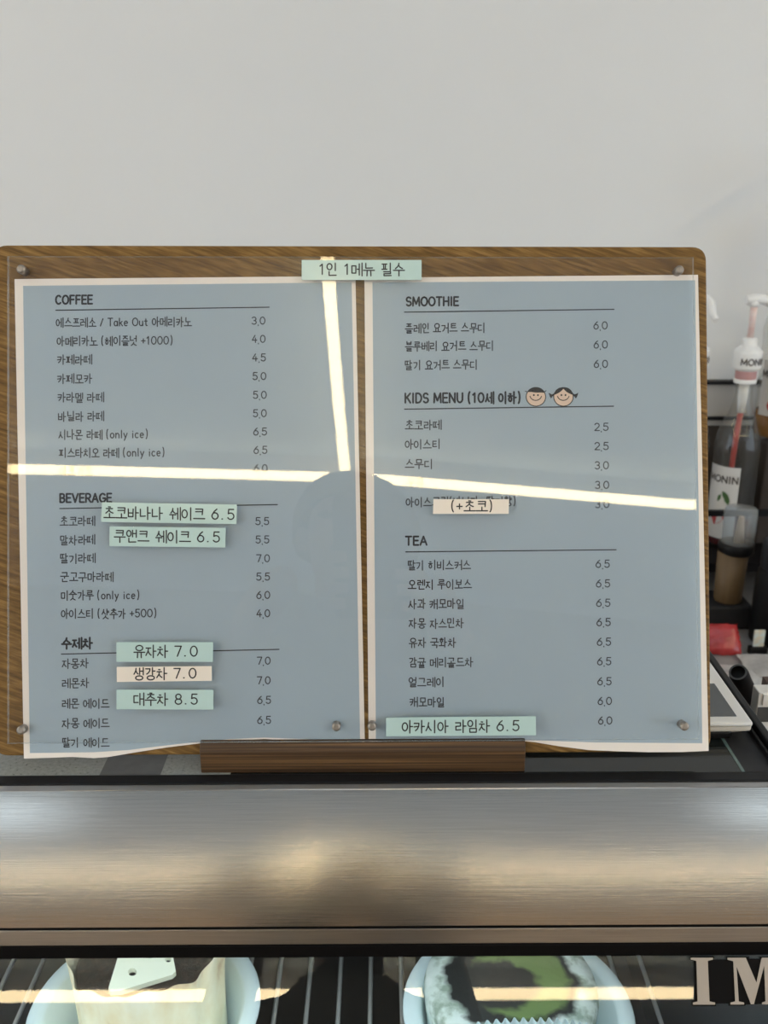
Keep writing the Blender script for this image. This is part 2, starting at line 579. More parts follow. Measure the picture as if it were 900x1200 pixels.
LAT = {
    '0': (.58, [ring()]), '1': (.42, [[(.1, .2), (.55, 0), (.55, 1)]]),
    '2': (.54, [arc(.5, .3, .46, .30, -160, 30, 8) + [(.05, 1), (1, 1)]]),
    '3': (.54, [arc(.45, .25, .45, .25, -150, 90, 9), arc(.45, .74, .5, .26, -90, 150, 9)]),
    '4': (.58, [[(.62, 0), (.02, .68), (1, .68)], [(.70, .38), (.70, 1)]]),
    '5': (.54, [[(.92, 0), (.16, 0), (.10, .44)] + arc(.46, .68, .5, .32, -120, 150, 10)]),
    '6': (.56, [[(.78, 0), (.40, .22), (.06, .6)], ring(.5, .68, .46, .32)]),
    '7': (.54, [[(0, 0), (1, 0), (.38, 1)]]),
    '8': (.56, [ring(.5, .25, .40, .25), ring(.5, .75, .48, .26)]),
    '9': (.56, [ring(.5, .32, .46, .32), [(.95, .4), (.6, 1)]]),
    '.': (.20, [[(.4, 1.12), (.42, 1.2)]]), ',': (.2, [[(.5, .95), (.3, 1.2)]]),
    '(': (.26, [arc(1.05, .5, 1.0, .74, 122, 238, 10)]), ')': (.26, [arc(-.05, .5, 1.0, .74, -58, 58, 10)]),
    '+': (.44, [[(0, .55), (1, .55)], [(.5, .28), (.5, .82)]]), '/': (.40, [[(.9, .05), (.1, 1.0)]]),
    'T': (.58, [[(0, 0), (1, 0)], [(.5, 0), (.5, 1)]]), 'O': (.68, [ring()]), 'C': (.60, [arc(.55, .5, .53, .5, -45, -315, 14)]),
    'F': (.50, [[(.95, 0), (.05, 0), (.05, 1)], [(.05, .48), (.85, .48)]]), 'E': (.50, [[(1, 0), (.05, 0), (.05, 1), (1, 1)], [(.05, .48), (.9, .48)]]),
    'B': (.54, [[(.05, 1), (.05, 0), (.5, 0)] + arc(.5, .24, .40, .24, -90, 90, 8) + [(.05, .48)], [(.5, .48)] + arc(.52, .74, .46, .26, -90, 90, 8) + [(.05, 1)]]),
    'V': (.62, [[(0, 0), (.5, 1), (1, 0)]]), 'R': (.56, [[(.05, 1), (.05, 0), (.5, 0)] + arc(.52, .27, .42, .27, -90, 90, 8) + [(.05, .54)], [(.5, .54), (1, 1)]]),
    'A': (.64, [[(0, 1), (.5, 0), (1, 1)], [(.2, .66), (.8, .66)]]), 'G': (.64, [arc(.55, .5, .53, .5, -45, -330, 14) + [(1, .55), (.62, .55)]]),
    'S': (.54, [arc(.5, .26, .45, .26, -30, -250, 9) + arc(.5, .74, .47, .26, -70, 150, 9)]), 'M': (.76, [[(.02, 1), (.08, 0), (.5, .8), (.92, 0), (.98, 1)]]),
    'H': (.62, [[(.05, 0), (.05, 1)], [(.95, 0), (.95, 1)], [(.05, .5), (.95, .5)]]), 'I': (.18, [[(.5, 0), (.5, 1)]]),
    'K': (.58, [[(.05, 0), (.05, 1)], [(.95, 0), (.08, .58)], [(.35, .42), (1, 1)]]), 'D': (.62, [[(.05, 0), (.05, 1), (.4, 1)] + arc(.4, .5, .58, .5, 90, -90, 10) + [(.05, 0)]]),
    'N': (.64, [[(.05, 1), (.05, 0), (.95, 1), (.95, 0)]]), 'U': (.62, [[(.05, 0), (.05, .6)] + arc(.5, .6, .45, .4, 180, 0, 10) + [(.95, 0)]]),
    'a': (.46, [ring(.48, .69, .44, .31), [(.94, .40), (.98, 1)]]), 'k': (.44, [[(.08, 0), (.08, 1)], [(.85, .42), (.1, .74)], [(.4, .62), (.95, 1)]]),
    'e': (.46, [[(.08, .68), (.92, .66)] + arc(.5, .69, .44, .31, -10, -310, 12)]), 'u': (.46, [[(.05, .4), (.05, .75)] + arc(.48, .75, .43, .25, 180, 0, 8) + [(.92, .4), (.94, 1)]]),
    't': (.36, [[(.5, .12), (.5, .85), (.7, 1), (.95, .97)], [(.08, .4), (.95, .4)]]), 'o': (.48, [ring(.5, .69, .46, .31)]),
    'n': (.46, [[(.06, .4), (.06, 1)], [(.06, .62)] + arc(.5, .66, .43, .26, 180, 360, 8) + [(.93, 1)]]), 'l': (.16, [[(.5, 0), (.5, 1)]]),
    'y': (.46, [[(.05, .4), (.5, .98)], [(.95, .4), (.5, 1.0), (.2, 1.32)]]), 'i': (.16, [[(.5, .42), (.5, 1)], [(.5, .14), (.5, .17)]]),
    'c': (.44, [arc(.55, .69, .48, .31, -50, -310, 12)]),
}


def layout(text, style='hand'):
    """-> strokes in em units (x to the right, y down 0..1) and their total width"""
    x, out = 0.0, []
    gap = .11 if style != 'tape' else .08
    for ch in text:
        if ch == ' ':
            x += .42 if style != 'tape' else .50
            continue
        if '\uac00' <= ch <= '\ud7a3':
            g = hangul(ch)
            if style == 'hand':
                jx, jy = random.uniform(-.03, .03), random.uniform(-.04, .04)
                g = [[(px + jx, py + jy) for px, py in s] for s in g]
            out += [[(x + px * .92, py) for px, py in s] for s in g]
            x += .92 + gap
        else:
            wd, g = LAT[ch]
            if style == 'head':
                wd *= 1.02
            if style == 'tape' and ch == '.':
                g = [[(.3, .97), (.4, .97)]]
                wd = .46
            out += [[(x + px * wd, .08 + py * .80) for px, py in s] for s in g]
            x += wd + {'price': .12, 'head': .20}.get(style, gap + .08)
    return out, x - gap


def ribbon(mb, strokes, width, mp, mi=0):
    """flat round-ended pen strokes; strokes in plan units, mp maps (x, y) to a place"""
    h = width / 2
    for s in strokes:
        q = [s[0]]
        for p in s[1:]:
            if abs(p[0] - q[-1][0]) + abs(p[1] - q[-1][1]) > 1e-6:
                q.append(p)
        for p in q:
            mb.add([mp(p[0] + h * math.cos(k * math.pi / 4), p[1] + h * math.sin(k * math.pi / 4)) for k in range(8)], [tuple(range(8))], mi)
        for a, b in zip(q, q[1:]):
            dx, dy = b[0] - a[0], b[1] - a[1]
            ln = math.hypot(dx, dy)
            nx, ny = -dy / ln * h, dx / ln * h
            mb.add([mp(a[0] + nx, a[1] + ny), mp(b[0] + nx, b[1] + ny), mp(b[0] - nx, b[1] - ny), mp(a[0] - nx, a[1] - ny)], [(0, 1, 2, 3)], mi)


def write(name, text, x0, x1, yc, h, width, m, parent, off, slope=-.008, style='hand'):
    st, wd = layout(text, style)
    xs = [p[0] for s in st for p in s]
    lo, hi = min(xs), max(xs)
    mb = MB()
    px = []
    for s in st:
        t = []
        for x, y in s:
            X = x0 + (x - lo) / (hi - lo) * (x1 - x0)
            t.append((X, yc + (y - .5) * h + (X - x0) * slope))
        px.append(t)
    ofn = off if callable(off) else (lambda a, b: off)
    ribbon(mb, px, width, lambda a, b: on_b(a, b, ofn(a, b)))
    return mb.build(name, m, parent, recalc=False, origin=on_b(x0, yc, ofn(x0, yc)))


# ------------------------------------------------------------------ the room
struct('floor', MB().box((-3.3, -5.6, -.05), (3.3, 1.9, 0)), M['floor'])
struct('ceiling', MB().box((-3.3, -5.6, 2.70), (3.3, 1.9, 2.78)), M['ceil'])
struct('wall_front', MB().box((-3.3, 1.75, 0), (3.3, 1.85, 2.70)), M['wall'])
for nm, xa, xb in (('wall_left', -3.3, -3.2), ('wall_right', 3.2, 3.3)):
    wl = MB().box((xa, -5.6, 0), (xb, 1.75, .6)).box((xa, -5.6, 2.35), (xb, 1.75, 2.70))
    for ya, yb_ in ((-5.6, -4.6), (-2.2, -1.9), (.5, 1.75)):  # unseen openings added in the side walls to let in cool fill
        wl.box((xa, ya, .6), (xb, yb_, 2.35))
    struct(nm, wl, M['room'])
struct('wall_back', MB().box((-3.2, -5.6, 0), (3.2, -5.5, 2.70)), M['room_d'])


def led_bar(a, b, label):
    a, b = Vector(a), Vector(b)
    t = (b - a).normalized()
    s = Vector((-t.y, t.x, 0))
    root = thing('led_bar', label, 'light', (a + b) / 2, 'warm ceiling light bars')
    hz = .0165

    def bx(z0, z1, hw, e=0):
        m_ = MB()
        pts = [a - t * e - s * hw, b + t * e - s * hw, b + t * e + s * hw, a - t * e + s * hw]
        m_.prism([Vector((p.x, p.y, z0)) for p in pts], [Vector((p.x, p.y, z1)) for p in pts])
        return m_
    bx(2.586, 2.618, hz).build('diffuser', M['bar'], root, origin=(a + b) / 2)
    bx(2.618, 2.70, .012).build('housing', M['housing'], root, origin=(a + b) / 2)
    return root


led_bar((-3.0, -2.85, 2.6), (-.12, -2.85, 2.6), 'left warm light bar running across the ceiling behind the viewer')
led_bar((-.09, -2.85, 2.6), (3.0, -2.85, 2.6), 'right warm light bar running across the ceiling behind the viewer')
led_bar((-.120, -1.14, 2.6), (-.158, -2.80, 2.6), 'middle warm light bar running lengthwise along the ceiling')
led_bar((-2.3, -2.2, 2.6), (-2.3, .9, 2.6), 'warm light bar running lengthwise beside the left wall')  # side bar added to brighten wall and board, outside what the cover mirrors
led_bar((2.3, -2.2, 2.6), (2.3, .9, 2.6), 'warm light bar running lengthwise beside the right wall')  # matching added fill bar on the other side, also unseen


def ceiling_light(x0, y0, x1, y1, label):
    root = thing('ceiling_light', label, 'light', ((x0 + x1) / 2, (y0 + y1) / 2, 2.69), 'cool ceiling light panels')
    MB().box((x0, y0, 2.688), (x1, y1, 2.70)).build('diffuser', M['panel'], root, origin=((x0 + x1) / 2, (y0 + y1) / 2, 2.69))
    f = MB()
    e = .02
    f.box((x0 - e, y0 - e, 2.684), (x1 + e, y0, 2.70)).box((x0 - e, y1, 2.684), (x1 + e, y1 + e, 2.70))
    f.box((x0 - e, y0, 2.684), (x0, y1, 2.70)).box((x1, y0, 2.684), (x1 + e, y1, 2.70))
    f.build('frame', M['housing'], root, origin=((x0 + x1) / 2, (y0 + y1) / 2, 2.69))


ceiling_light(-1.25, -.05, -.70, .50, 'cool ceiling light panel above the left end of the counter')
ceiling_light(.75, -.05, 1.30, .50, 'cool ceiling light panel above the right end of the counter')

# ------------------------------------------------------------------ display case
XL, XR = -.78, .2497
TOPZ = 1.15
case = thing('display_case', 'brushed steel chilled display case with black rim and sloping glass front', 'display case', (0, .5, 0))
R_ = .0729
YC, ZC = .481 - 0, TOPZ
A0, A1 = math.radians(70), math.radians(8)
cy, cz = .481 + R_ * math.cos(A0), TOPZ - R_ * math.sin(A0)
prof = []
for i in range(25):
    a = A0 + (A1 - A0) * i / 24
    prof.append((cy - R_ * math.cos(a), cz + R_ * math.sin(a)))
XR2 = .2497


def extrude(prof, x0, x1, mi=0, smooth=True, n=1):
    mb = MB()
    k = len(prof)
    vs = []
    for i in range(n + 1):
        x = x0 + (x1 - x0) * i / n
        vs += [(x, y, z) for y, z in prof]
    fs = [(i * k + j, (i + 1) * k + j, (i + 1) * k + j + 1, i * k + j + 1) for i in range(n) for j in range(k - 1)]
    mb.add(vs, fs, mi, smooth)
    return mb


o = extrude(prof, XL, XR2).build('steel_nose', M['steel'], case, origin=(0, .455, 1.12))
# flat strip between the black rim and the nose, with a raised bead at its front edge
mb = MB().box((XL, .4815, TOPZ - .012), (XR2, .489, TOPZ - .0004))
mb.tube([(XL, .4815, TOPZ - .0006), (XR2, .4815, TOPZ - .0006)], .0009, 8)
mb.build('steel_strip', M['steel_lip'], case, origin=(0, .485, TOPZ))
yb, zb = prof[-1]
MB().box((XL, yb + .0012, zb - .0042), (XR2, yb + .03, zb + .002)).build('gap_seal', M['gasket'], case, origin=(0, yb, zb))
MB().box((XL, .4345, 1.0778), (XR2, .47, zb - .0028)).build('steel_lip', M['steel_lip'], case, bevel=.0008, origin=(0, .44, 1.084))
MB().box((XL, .4340, 1.0688), (XR2, .468, 1.0777)).build('glass_gasket', M['gasket'], case, bevel=.001, origin=(0, .44, 1.073))
gd = Vector((0, -.581, -.814))
g0, g1 = GP, GP + gd * .36
mb = MB()
mb.add([(XL, g0.y, g0.z), (XR2, g0.y, g0.z), (XR2, g1.y, g1.z), (XL, g1.y, g1.z)], [(3, 2, 1, 0)])
mb.build('front_glass', M['glass'], case, origin=(0, .33, .93), recalc=False)
MB().box((XL, .487, TOPZ - .012), (XR2, .4968, TOPZ + .0008)).build('front_rim', M['black'], case, bevel=.0012, origin=(0, .49, TOPZ))
# the top: panels painted with grey and dark reflections and crumbs, beside the dark glass, then a black end frame
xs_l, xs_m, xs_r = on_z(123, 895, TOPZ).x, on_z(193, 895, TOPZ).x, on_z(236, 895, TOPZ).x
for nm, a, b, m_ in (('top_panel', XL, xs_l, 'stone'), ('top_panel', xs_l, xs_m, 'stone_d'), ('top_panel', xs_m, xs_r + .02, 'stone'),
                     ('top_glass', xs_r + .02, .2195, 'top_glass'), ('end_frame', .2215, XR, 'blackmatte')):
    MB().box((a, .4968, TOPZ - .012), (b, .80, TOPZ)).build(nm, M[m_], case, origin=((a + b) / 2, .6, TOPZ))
MB().box((.2195, .4968, TOPZ - .012), (.2215, .80, TOPZ + .0003)).build('glass_edge', M['glass_edge'], case, origin=(.22, .6, TOPZ))
mb = MB()
mb.box((.2402, .500, TOPZ), (.2425, .80, TOPZ + .004)).box((.2440, .500, TOPZ), (.2494, .80, TOPZ + .0065))
mb.build('side_rail', M['black'], case, bevel=.0012, origin=(.25, .65, TOPZ))
# body
MB().box((XL, g1.y - .01, 0), (XR2, .80, .76)).build('base_cabinet', M['blackmatte'], case, origin=(0, .5, .4))
MB().box((XL, g1.y, .76), (XR2, .80, .77)).build('inner_floor', M['case_in'], case, origin=(0, .5, .765))
MB().box((XL, .78, .77), (XR2, .80, TOPZ - .012)).build('inner_back', M['case_in'], case, origin=(0, .79, .95))
for x in (XL, XR2 - .012):
    mb = MB()
    pr = [(g1.y, .77), (g0.y, g0.z), (.46, 1.10), (.487, 1.138), (.78, 1.138), (.78, .77)]
    mb.prism([(x, y, z) for y, z in pr], [(x + .012, y, z) for y, z in pr])
    mb.build('end_panel', M['blackmatte'], case, origin=(x, .5, .95))
# lamp tube inside the case under the steel nose
lt = bpy.data.lights.new('case_lamp', 'AREA')
lt.shape = 'RECTANGLE'
lt.size, lt.size_y = 1.0, .02
lt.energy = CASE_W * 6
lt.color = (.80, .95, 1.0)
lo = bpy.data.objects.new('case_lamp', lt)
COL.objects.link(lo)
lo.parent = case
lo.location = Vector((-.1, .475, 1.072)) - world_loc(case)
lo.rotation_euler = (math.radians(14), 0, 0)

# letters on the sloping glass: I and M in silver with a black backing
def gpoly(mb, pts, off, mi=0):
    f = [on_g(x, y, off) for x, y in pts]
    b = [on_g(x, y, off - .0004) for x, y in pts]
    mb.prism(f, b, mi)


back = MB()
gpoly(back, [(808.5, 1121), (837, 1121), (837, 1124.5), (851, 1124.5), (851, 1121), (878, 1121), (878, 1123.5), (890, 1123.5), (890, 1121), (950, 1121),
             (950, 1178), (899, 1178), (899, 1176), (884, 1177), (880, 1177.5), (874, 1177), (874, 1178.5), (854, 1178.5), (854, 1176), (839, 1176), (839, 1179), (811, 1179), (811, 1173), (814.5, 1172), (813, 1126), (808.5, 1125.5)], .0012)
back.build('letter_backing', M['gasket'], case, origin=on_g(870, 1150, .001))
li = MB()
gpoly(li, [(809.5, 1122.3), (835.5, 1122.3), (835.5, 1124.6), (829.5, 1126), (831.5, 1173.5), (838, 1174.8), (838, 1177.3), (812, 1177.3), (812, 1174.8), (817.5, 1173.5), (816, 1126), (809.5, 1124.6)], .0018)
li.build('letter', M['letter'], case, origin=on_g(823, 1150, .001))
lm = MB()
gpoly(lm, [(852.5, 1122.3), (874, 1122.3), (886.5, 1151.5), (892, 1124.5), (893, 1122.3), (912, 1122.3), (912, 1124.6), (907.5, 1126), (909.5, 1173.5), (914, 1174.8), (914, 1177),
           (893, 1177), (893, 1174.8), (897, 1173.5), (895.5, 1132), (883.5, 1176.8), (880, 1176.8), (863.2, 1133), (865.8, 1173.5), (872, 1174.8), (872, 1177.2), (856, 1177.2), (856, 1174.8), (861.5, 1173.5), (859.3, 1126.5), (852.5, 1124.6)], .0018)
lm.build('letter', M['letter'], case, origin=on_g(883, 1150, .001))

# wire shelf inside the case
shelf = thing('wire_shelf', 'chromed wire shelf inside the display case carrying the cake tubs', 'shelf', (0, .6, .845))
zsh = .849
i = 0
x = -.70
first = None
while x < .235:
    if first is None:
        first = MB().tube([(x, .30, zsh - .002), (x, .765, zsh - .002)], .002, 8).build('wire', M['wire'], shelf, origin=(x, .53, zsh))
    else:
        c = first.copy()
        COL.objects.link(c)
        c.parent = shelf
        c.location = Vector((x, .53, zsh)) - shelf.location
    x += .0264
for y in (.31, .53, .76):
    MB().tube([(-.77, y, zsh - .0066), (.236, y, zsh - .0066)], .0028, 8).build('crossbar', M['wire'], shelf, origin=(0, y, zsh))


def tub(x, y, label, lid_scale=1.0):
    r = .0845
    prof = [(.062, .0015), (.064, 0), (.067, .004), (r - .008, .054), (r - .006, .056), (r + .001, .057), (r + .002, .059), (r + .001, .0605), (r - .009, .0605), (r - .0115, .058), (.064, .006), (0, .005)]
    mb = MB().lathe(prof, (x, y, zsh), 64)
    mb.lathe([(0, .0005), (.062, .0005)], (x, y, zsh), 64)
    return tag(mb.build('cake_tub', M['tub'], origin=(x, y, zsh)), label, 'tub', 'white tubs in the display case')


TX, TY = -.182, .553
tub(TX, TY, 'round milky white tub holding the parchment-wrapped chocolate cake')
BX, BY = .0985, .551
tub(BX, BY, 'round milky white tub holding the green-dusted cake')

# chocolate cake in a parchment collar
ck = thing('chocolate_cake', 'chocolate cake with dark crumb top wrapped in cream parchment inside the left tub', 'cake', (TX, TY, zsh + .005))
CKY = TY + .021
mb = MB()
prof = [(.0, .0), (.050, 0), (.052, .006), (.0535, .080), (.050, .0855), (.040, .086), (.02, .0855), (.0, .0865)]
mb.lathe(prof, (TX, CKY, zsh + .0062), 48, wob=lambda r, z, a, k: (r, z + (.0022 * math.sin(5 * a) * math.cos(3 * a + 1) if 3 < k < 7 else 0)))
mb.build('sponge', M['choc'], ck, origin=(TX, CKY, zsh + .006))
random.seed(9)
ph = [random.uniform(0, 6.28) for _ in range(4)]


def paper_w(r, z, a, k):
    w_ = .0016 * math.sin(9 * a + ph[0]) + .0012 * math.sin(17 * a + ph[1])
    return r + w_ * (z / .1), z + (.003 * math.sin(4 * a + ph[2]) + .0015 * math.sin(11 * a + ph[3]) if k == 3 else 0)


MB().lathe([(.0555, .0), (.056, .04), (.057, .075), (.0590, .101)], (TX, CKY, zsh + .0065), 120, wob=paper_w).build('parchment_collar', M['parch'], ck, origin=(TX, CKY, zsh))

# mint white wedge tag with holes, lying on the chocolate cake
tg_pl = zsh + .1005


def tagp(px, py, dz=0):
    return on_z(px, py, tg_pl + dz)


outl = [(127, 1158), (141, 1112), (201, 1112), (206, 1138), (202, 1142), (141, 1161), (129, 1161.5)]
mb = MB()
bmt = bmesh.new()
hole_c = [(155, 1139, 5.2), (176, 1119, 4.5), (197, 1124, 4.0)]
vo = [bmt.verts.new(tagp(*p)) for p in outl]
edges = [bmt.edges.new((vo[k], vo[(k + 1) % len(vo)])) for k in range(len(vo))]
for hx, hy, hr in hole_c:
    vh = [bmt.verts.new(tagp(hx + hr * math.cos(t * math.pi / 8), hy + hr * .9 * math.sin(t * math.pi / 8))) for t in range(16)]
    edges += [bmt.edges.new((vh[k], vh[(k + 1) % 16])) for k in range(16)]
bmesh.ops.triangle_fill(bmt, use_beauty=True, use_dissolve=False, edges=edges)
ex = bmesh.ops.extrude_face_region(bmt, geom=bmt.faces[:])
bmesh.ops.translate(bmt, verts=[v for v in ex['geom'] if isinstance(v, bmesh.types.BMVert)], vec=(0, 0, -.004))
bmesh.ops.recalc_face_normals(bmt, faces=bmt.faces[:])
me = bpy.data.meshes.new('wedge_tag')
bmt.to_mesh(me)
bmt.free()
me.materials.append(M['tag'])
wt = bpy.data.objects.new('wedge_tag', me)
COL.objects.link(wt)
tag(wt, 'mint white wedge-shaped tag with round holes on the chocolate cake', 'tag')

# matcha cake in a pleated cup
mk = thing('matcha_cake', 'dark cake dusted with green powder in a pale pleated cup inside the right tub', 'cake', (BX, BY, zsh + .005))
BKY = BY + .012
mb = MB().lathe([(0, 0), (.060, 0), (.062, .01), (.066, .060), (.064, .066), (.055, .0685), (.03, .069), (.0, .0695)], (BX - .004, BKY, zsh + .0062), 64)
mb.build('sponge', M['matcha'], mk, origin=(BX - .004, BKY, zsh + .0062))
# pleated pale paper standing up along the near side of the cake
mb = MB()
rw = .0668
fr_, n2 = [], 160
for i_ in range(n2 + 1):
    dx = -.060 + .120 * i_ / n2
    yy = BKY - math.sqrt(rw * rw - dx * dx) + .0016 * math.sin(i_ * .8)
    tz = .1085 - .046 * (abs(dx) / .06) ** 2.2 + .0006 * math.sin(i_ * .8 + .6)
    fr_.append((BX + dx, yy, zsh + .0065, zsh + tz))
mb.add([(x, y, a) for x, y, a, b in fr_] + [(x, y - .002, b) for x, y, a, b in fr_], [(i_, i_ + 1, n2 + 2 + i_, n2 + 1 + i_) for i_ in range(n2)], 0, True)
mb.build('pleated_cup', M['pleat'], mk, origin=(BX, BKY - rw, zsh), recalc=False)

# ------------------------------------------------------------------ menu board
board = thing('menu_board', 'leaning wooden menu board with two blue menu sheets under one clear cover', 'menu board', (0, .52, TOPZ))
bp = rounded([(-9, 287), (828, 289), (833.5, 881), (-7, 886)], 17)
mb = MB()
mb.prism([on_b(x, y, -.0008) for x, y in bp], [on_b(x, y, -.0008) + FWD * .010 for x, y in bp])
mb.build('back_panel', M['board'], board, bevel=.0012, origin=on_b(430, 590, -.005))
xb0, xb1 = on_y(234.5, 890, .4988).x, on_y(615.5, 890, .4988).x
pr = [(.4988, TOPZ), (.4988, TOPZ + .0145), (.4996, TOPZ + .0165), (.5022, TOPZ + .0200), (.5030, TOPZ + .0204), (.5046, TOPZ + .0204), (.5046, TOPZ + .004), (.5170, TOPZ + .004), (.523, TOPZ + .022), (.556, TOPZ + .022), (.556, TOPZ)]
mb = MB().prism([(xb0, y, z) for y, z in pr], [(xb1, y, z) for y, z in pr])
mb.build('stand_base', M['ply'], board, bevel=.0006, origin=((xb0 + xb1) / 2, .52, TOPZ))
# clear cover
A_IN, A_OUT = .0013, .0043


def warp(px, py):
    """how far the slightly bent clear cover stands off the sheets: bowed out at lower right and upper left"""
    X = (px - 432) / 388
    V = min(1.05, max(0, (py - 300) / 570))
    sx = lambda t: (math.sqrt(t * t + .0064) + t) / 2
    return sx(X) * .0054 * V + sx(-X) * .0018 * (1 - V)


def a_out(px, py):
    return A_OUT + warp(px, py)


NXC, NYC = 48, 24
cq = [(8.5, 300), (813, 301.5), (819.5, 866.8), (8.5, 871.8)]
fr, bk = [], []
for j_ in range(NYC + 1):
    for i_ in range(NXC + 1):
        a_, b_ = i_ / NXC, j_ / NYC
        px = (cq[0][0] * (1 - a_) + cq[1][0] * a_) * (1 - b_) + (cq[3][0] * (1 - a_) + cq[2][0] * a_) * b_
        py = (cq[0][1] * (1 - a_) + cq[1][1] * a_) * (1 - b_) + (cq[3][1] * (1 - a_) + cq[2][1] * a_) * b_
        p = on_b(px, py, a_out(px, py))
        fr.append(p)
        bk.append(p + FWD * (A_OUT - A_IN))
k_ = NXC + 1
q_ = [(j_ * k_ + i_, (j_ + 1) * k_ + i_, (j_ + 1) * k_ + i_ + 1, j_ * k_ + i_ + 1) for j_ in range(NYC) for i_ in range(NXC)]
mb = MB()
mb.add(fr, q_, 0, True)
mb.add(bk, [f[::-1] for f in q_], 0, True)
rim_ = [i_ for i_ in range(k_)] + [j_ * k_ + NXC for j_ in range(1, NYC + 1)] + [NYC * k_ + i_ for i_ in range(NXC - 1, -1, -1)] + [j_ * k_ for j_ in range(NYC - 1, 0, -1)]
rv = [fr[i_] for i_ in rim_] + [bk[i_] for i_ in rim_]
n_ = len(rim_)
mb.add(rv, [(i_, (i_ + 1) % n_, n_ + (i_ + 1) % n_, n_ + i_) for i_ in range(n_)], 1)
mb.build('cover_panel', [M['acrylic'], M['acrylic_edge']], board, origin=on_b(430, 590, .003), recalc=False)
for x, y in ((25, 315.5), (796, 316.5), (25, 855.5), (394, 851.5), (436, 851), (802, 851)):
    c = on_b(x, y, a_out(x, y))
    mb = MB()
    mb.tube([c + FWD * .006, c - FWD * .0006, c - FWD * .0013, c - FWD * .0016], [.0027, .0027, .0023, .0014], 16)
    a = .3 + x
    d1 = RT * math.cos(a) + UP * math.sin(a)
    d2 = RT * -math.sin(a) + UP * math.cos(a)
    mb.build('screw', M['screw'], board, origin=c)


def sheet(name, label, outline, blue, seed):
    mb = MB()
    # the laminated sheet has thickness and a slightly wavy lower edge
    f = [on_b(x, y, .0) for x, y in outline]
    mb.prism(f, [p + FWD * .0003 for p in f])
    o_ = mb.build('menu_sheet', M['paper'], origin=on_b(outline[0][0], outline[0][1], 0))
    tag(o_, label, 'menu sheet', 'menu sheets under the clear cover')
    m2 = MB().add([on_b(x, y, .00006) for x, y in blue], [tuple(range(len(blue)))])
    m2.build('printed_panel', M['blue'], o_, origin=on_b(blue[0][0], blue[0][1], 0), recalc=False)
    return o_


def rule(p, q, parent, wd=1.3):
    mb = MB()
    ribbon(mb, [[p, q]], wd, lambda a, b: on_b(a, b, .00013))
    mb.build('rule_line', M['ink_b'], parent, origin=on_b(*p, 0), recalc=False)


S1 = sheet('menu_sheet', 'left blue menu sheet listing COFFEE and BEVERAGE with a ragged lower edge',
           [(17, 327), (416.5, 323.5), (422, 595), (427.5, 870), (424, 871.3), (412, 869.5), (380, 868.8), (345, 868), (310, 866), (270, 868), (235, 871), (195, 876), (160, 881.5), (128, 887), (110, 888.5), (85, 887), (60, 888), (28, 889)],
           [(27, 335), (412, 331), (416.5, 560), (422, 868), (365, 866.5), (310, 864.3), (270, 866), (235, 869), (195, 873.5), (150, 879), (110, 881.5), (35, 882.5)], 1)
S2 = sheet('menu_sheet', 'right blue menu sheet listing SMOOTHIE, KIDS MENU and TEA',
           [(427, 325.5), (818, 322), (830.5, 880), (800, 881.3), (760, 881.5), (725, 880.5), (690, 879), (655, 874.5), (625, 869.5), (600, 867.2), (540, 868), (432, 868)],
           [(436.5, 331), (814.5, 328.5), (823, 871), (700, 870), (640, 868), (600, 866), (440.5, 866)], 2)

for t, a, b, y, h in (('COFFEE', 65.5, 108, 351.6, 12.2), ('BEVERAGE', 70.5, 130.5, 584, 12.2), ('수제차', 72.5, 108, 754.0, 13)):
    write('heading', t, a, b, y, h, 2.2, M['ink_b'], S1, .00013, style='head')
for p, q in (((65.5, 363.6), (315.5, 360)), ((70, 596), (325, 591.3)), ((72, 766.5), (327, 761))):
    rule(p, q, S1)
IT1 = [('에스프레소 / Take Out 아메리카노', 66, 224.5, 378.2), ('아메리카노 (헤이즐넛 +1000)', 67, 201.5, 400), ('카페라떼', 67.5, 107.5, 421.8), ('카페모카', 67.5, 107.5, 444),
       ('카라멜 라떼', 68, 121.5, 466), ('바닐라 라떼', 68.5, 121.5, 488), ('시나몬 라떼 (only ice)', 69, 172.5, 509.5), ('피스타치오 라떼 (only ice)', 69.5, 192, 531), ('아포가토', 70, 109, 552),
       ('초코라떼', 70.5, 111, 611), ('말차라떼', 71, 111, 632.8), ('딸기라떼', 71, 111.5, 654.5), ('군고구마라떼', 71, 132.5, 676.3), ('미숫가루 (only ice)', 72, 162.5, 698), ('아이스티 (샷추가 +500)', 72, 182.5, 719.5),
       ('자몽차', 73, 103.5, 777.8), ('레몬차', 73, 104, 800.8), ('레몬 에이드', 73, 128, 824.6), ('자몽 에이드', 73, 128, 848), ('딸기 에이드', 73.5, 128, 870.4)]
for t, a, b, y in IT1:
    write('menu_item', t, a, b, y, 11.2, 1.3, M['ink'], S1, .00013)
PR1 = [('3.0', 295.4, 376), ('4.0', 295.6, 397.4), ('4.5', 296, 419.2), ('5.0', 296.5, 441), ('5.0', 297, 463), ('5.0', 297, 484.5), ('6.5', 297.3, 506), ('6.5', 297.7, 527.5), ('6.0', 298, 549),
       ('5.5', 299.8, 611), ('5.5', 300, 632.5), ('7.0', 300.7, 654.5), ('5.5', 300.8, 676), ('6.0', 301, 697.5), ('4.0', 301, 719), ('7.0', 301.5, 774.5), ('7.0', 301.5, 797.5), ('6.5', 302, 820.5), ('6.5', 302, 844)]
for t, a, y in PR1:
    write('price', t, a, a + 15, y, 10.4, 1.25, M['ink'], S1, .00013, style='price')

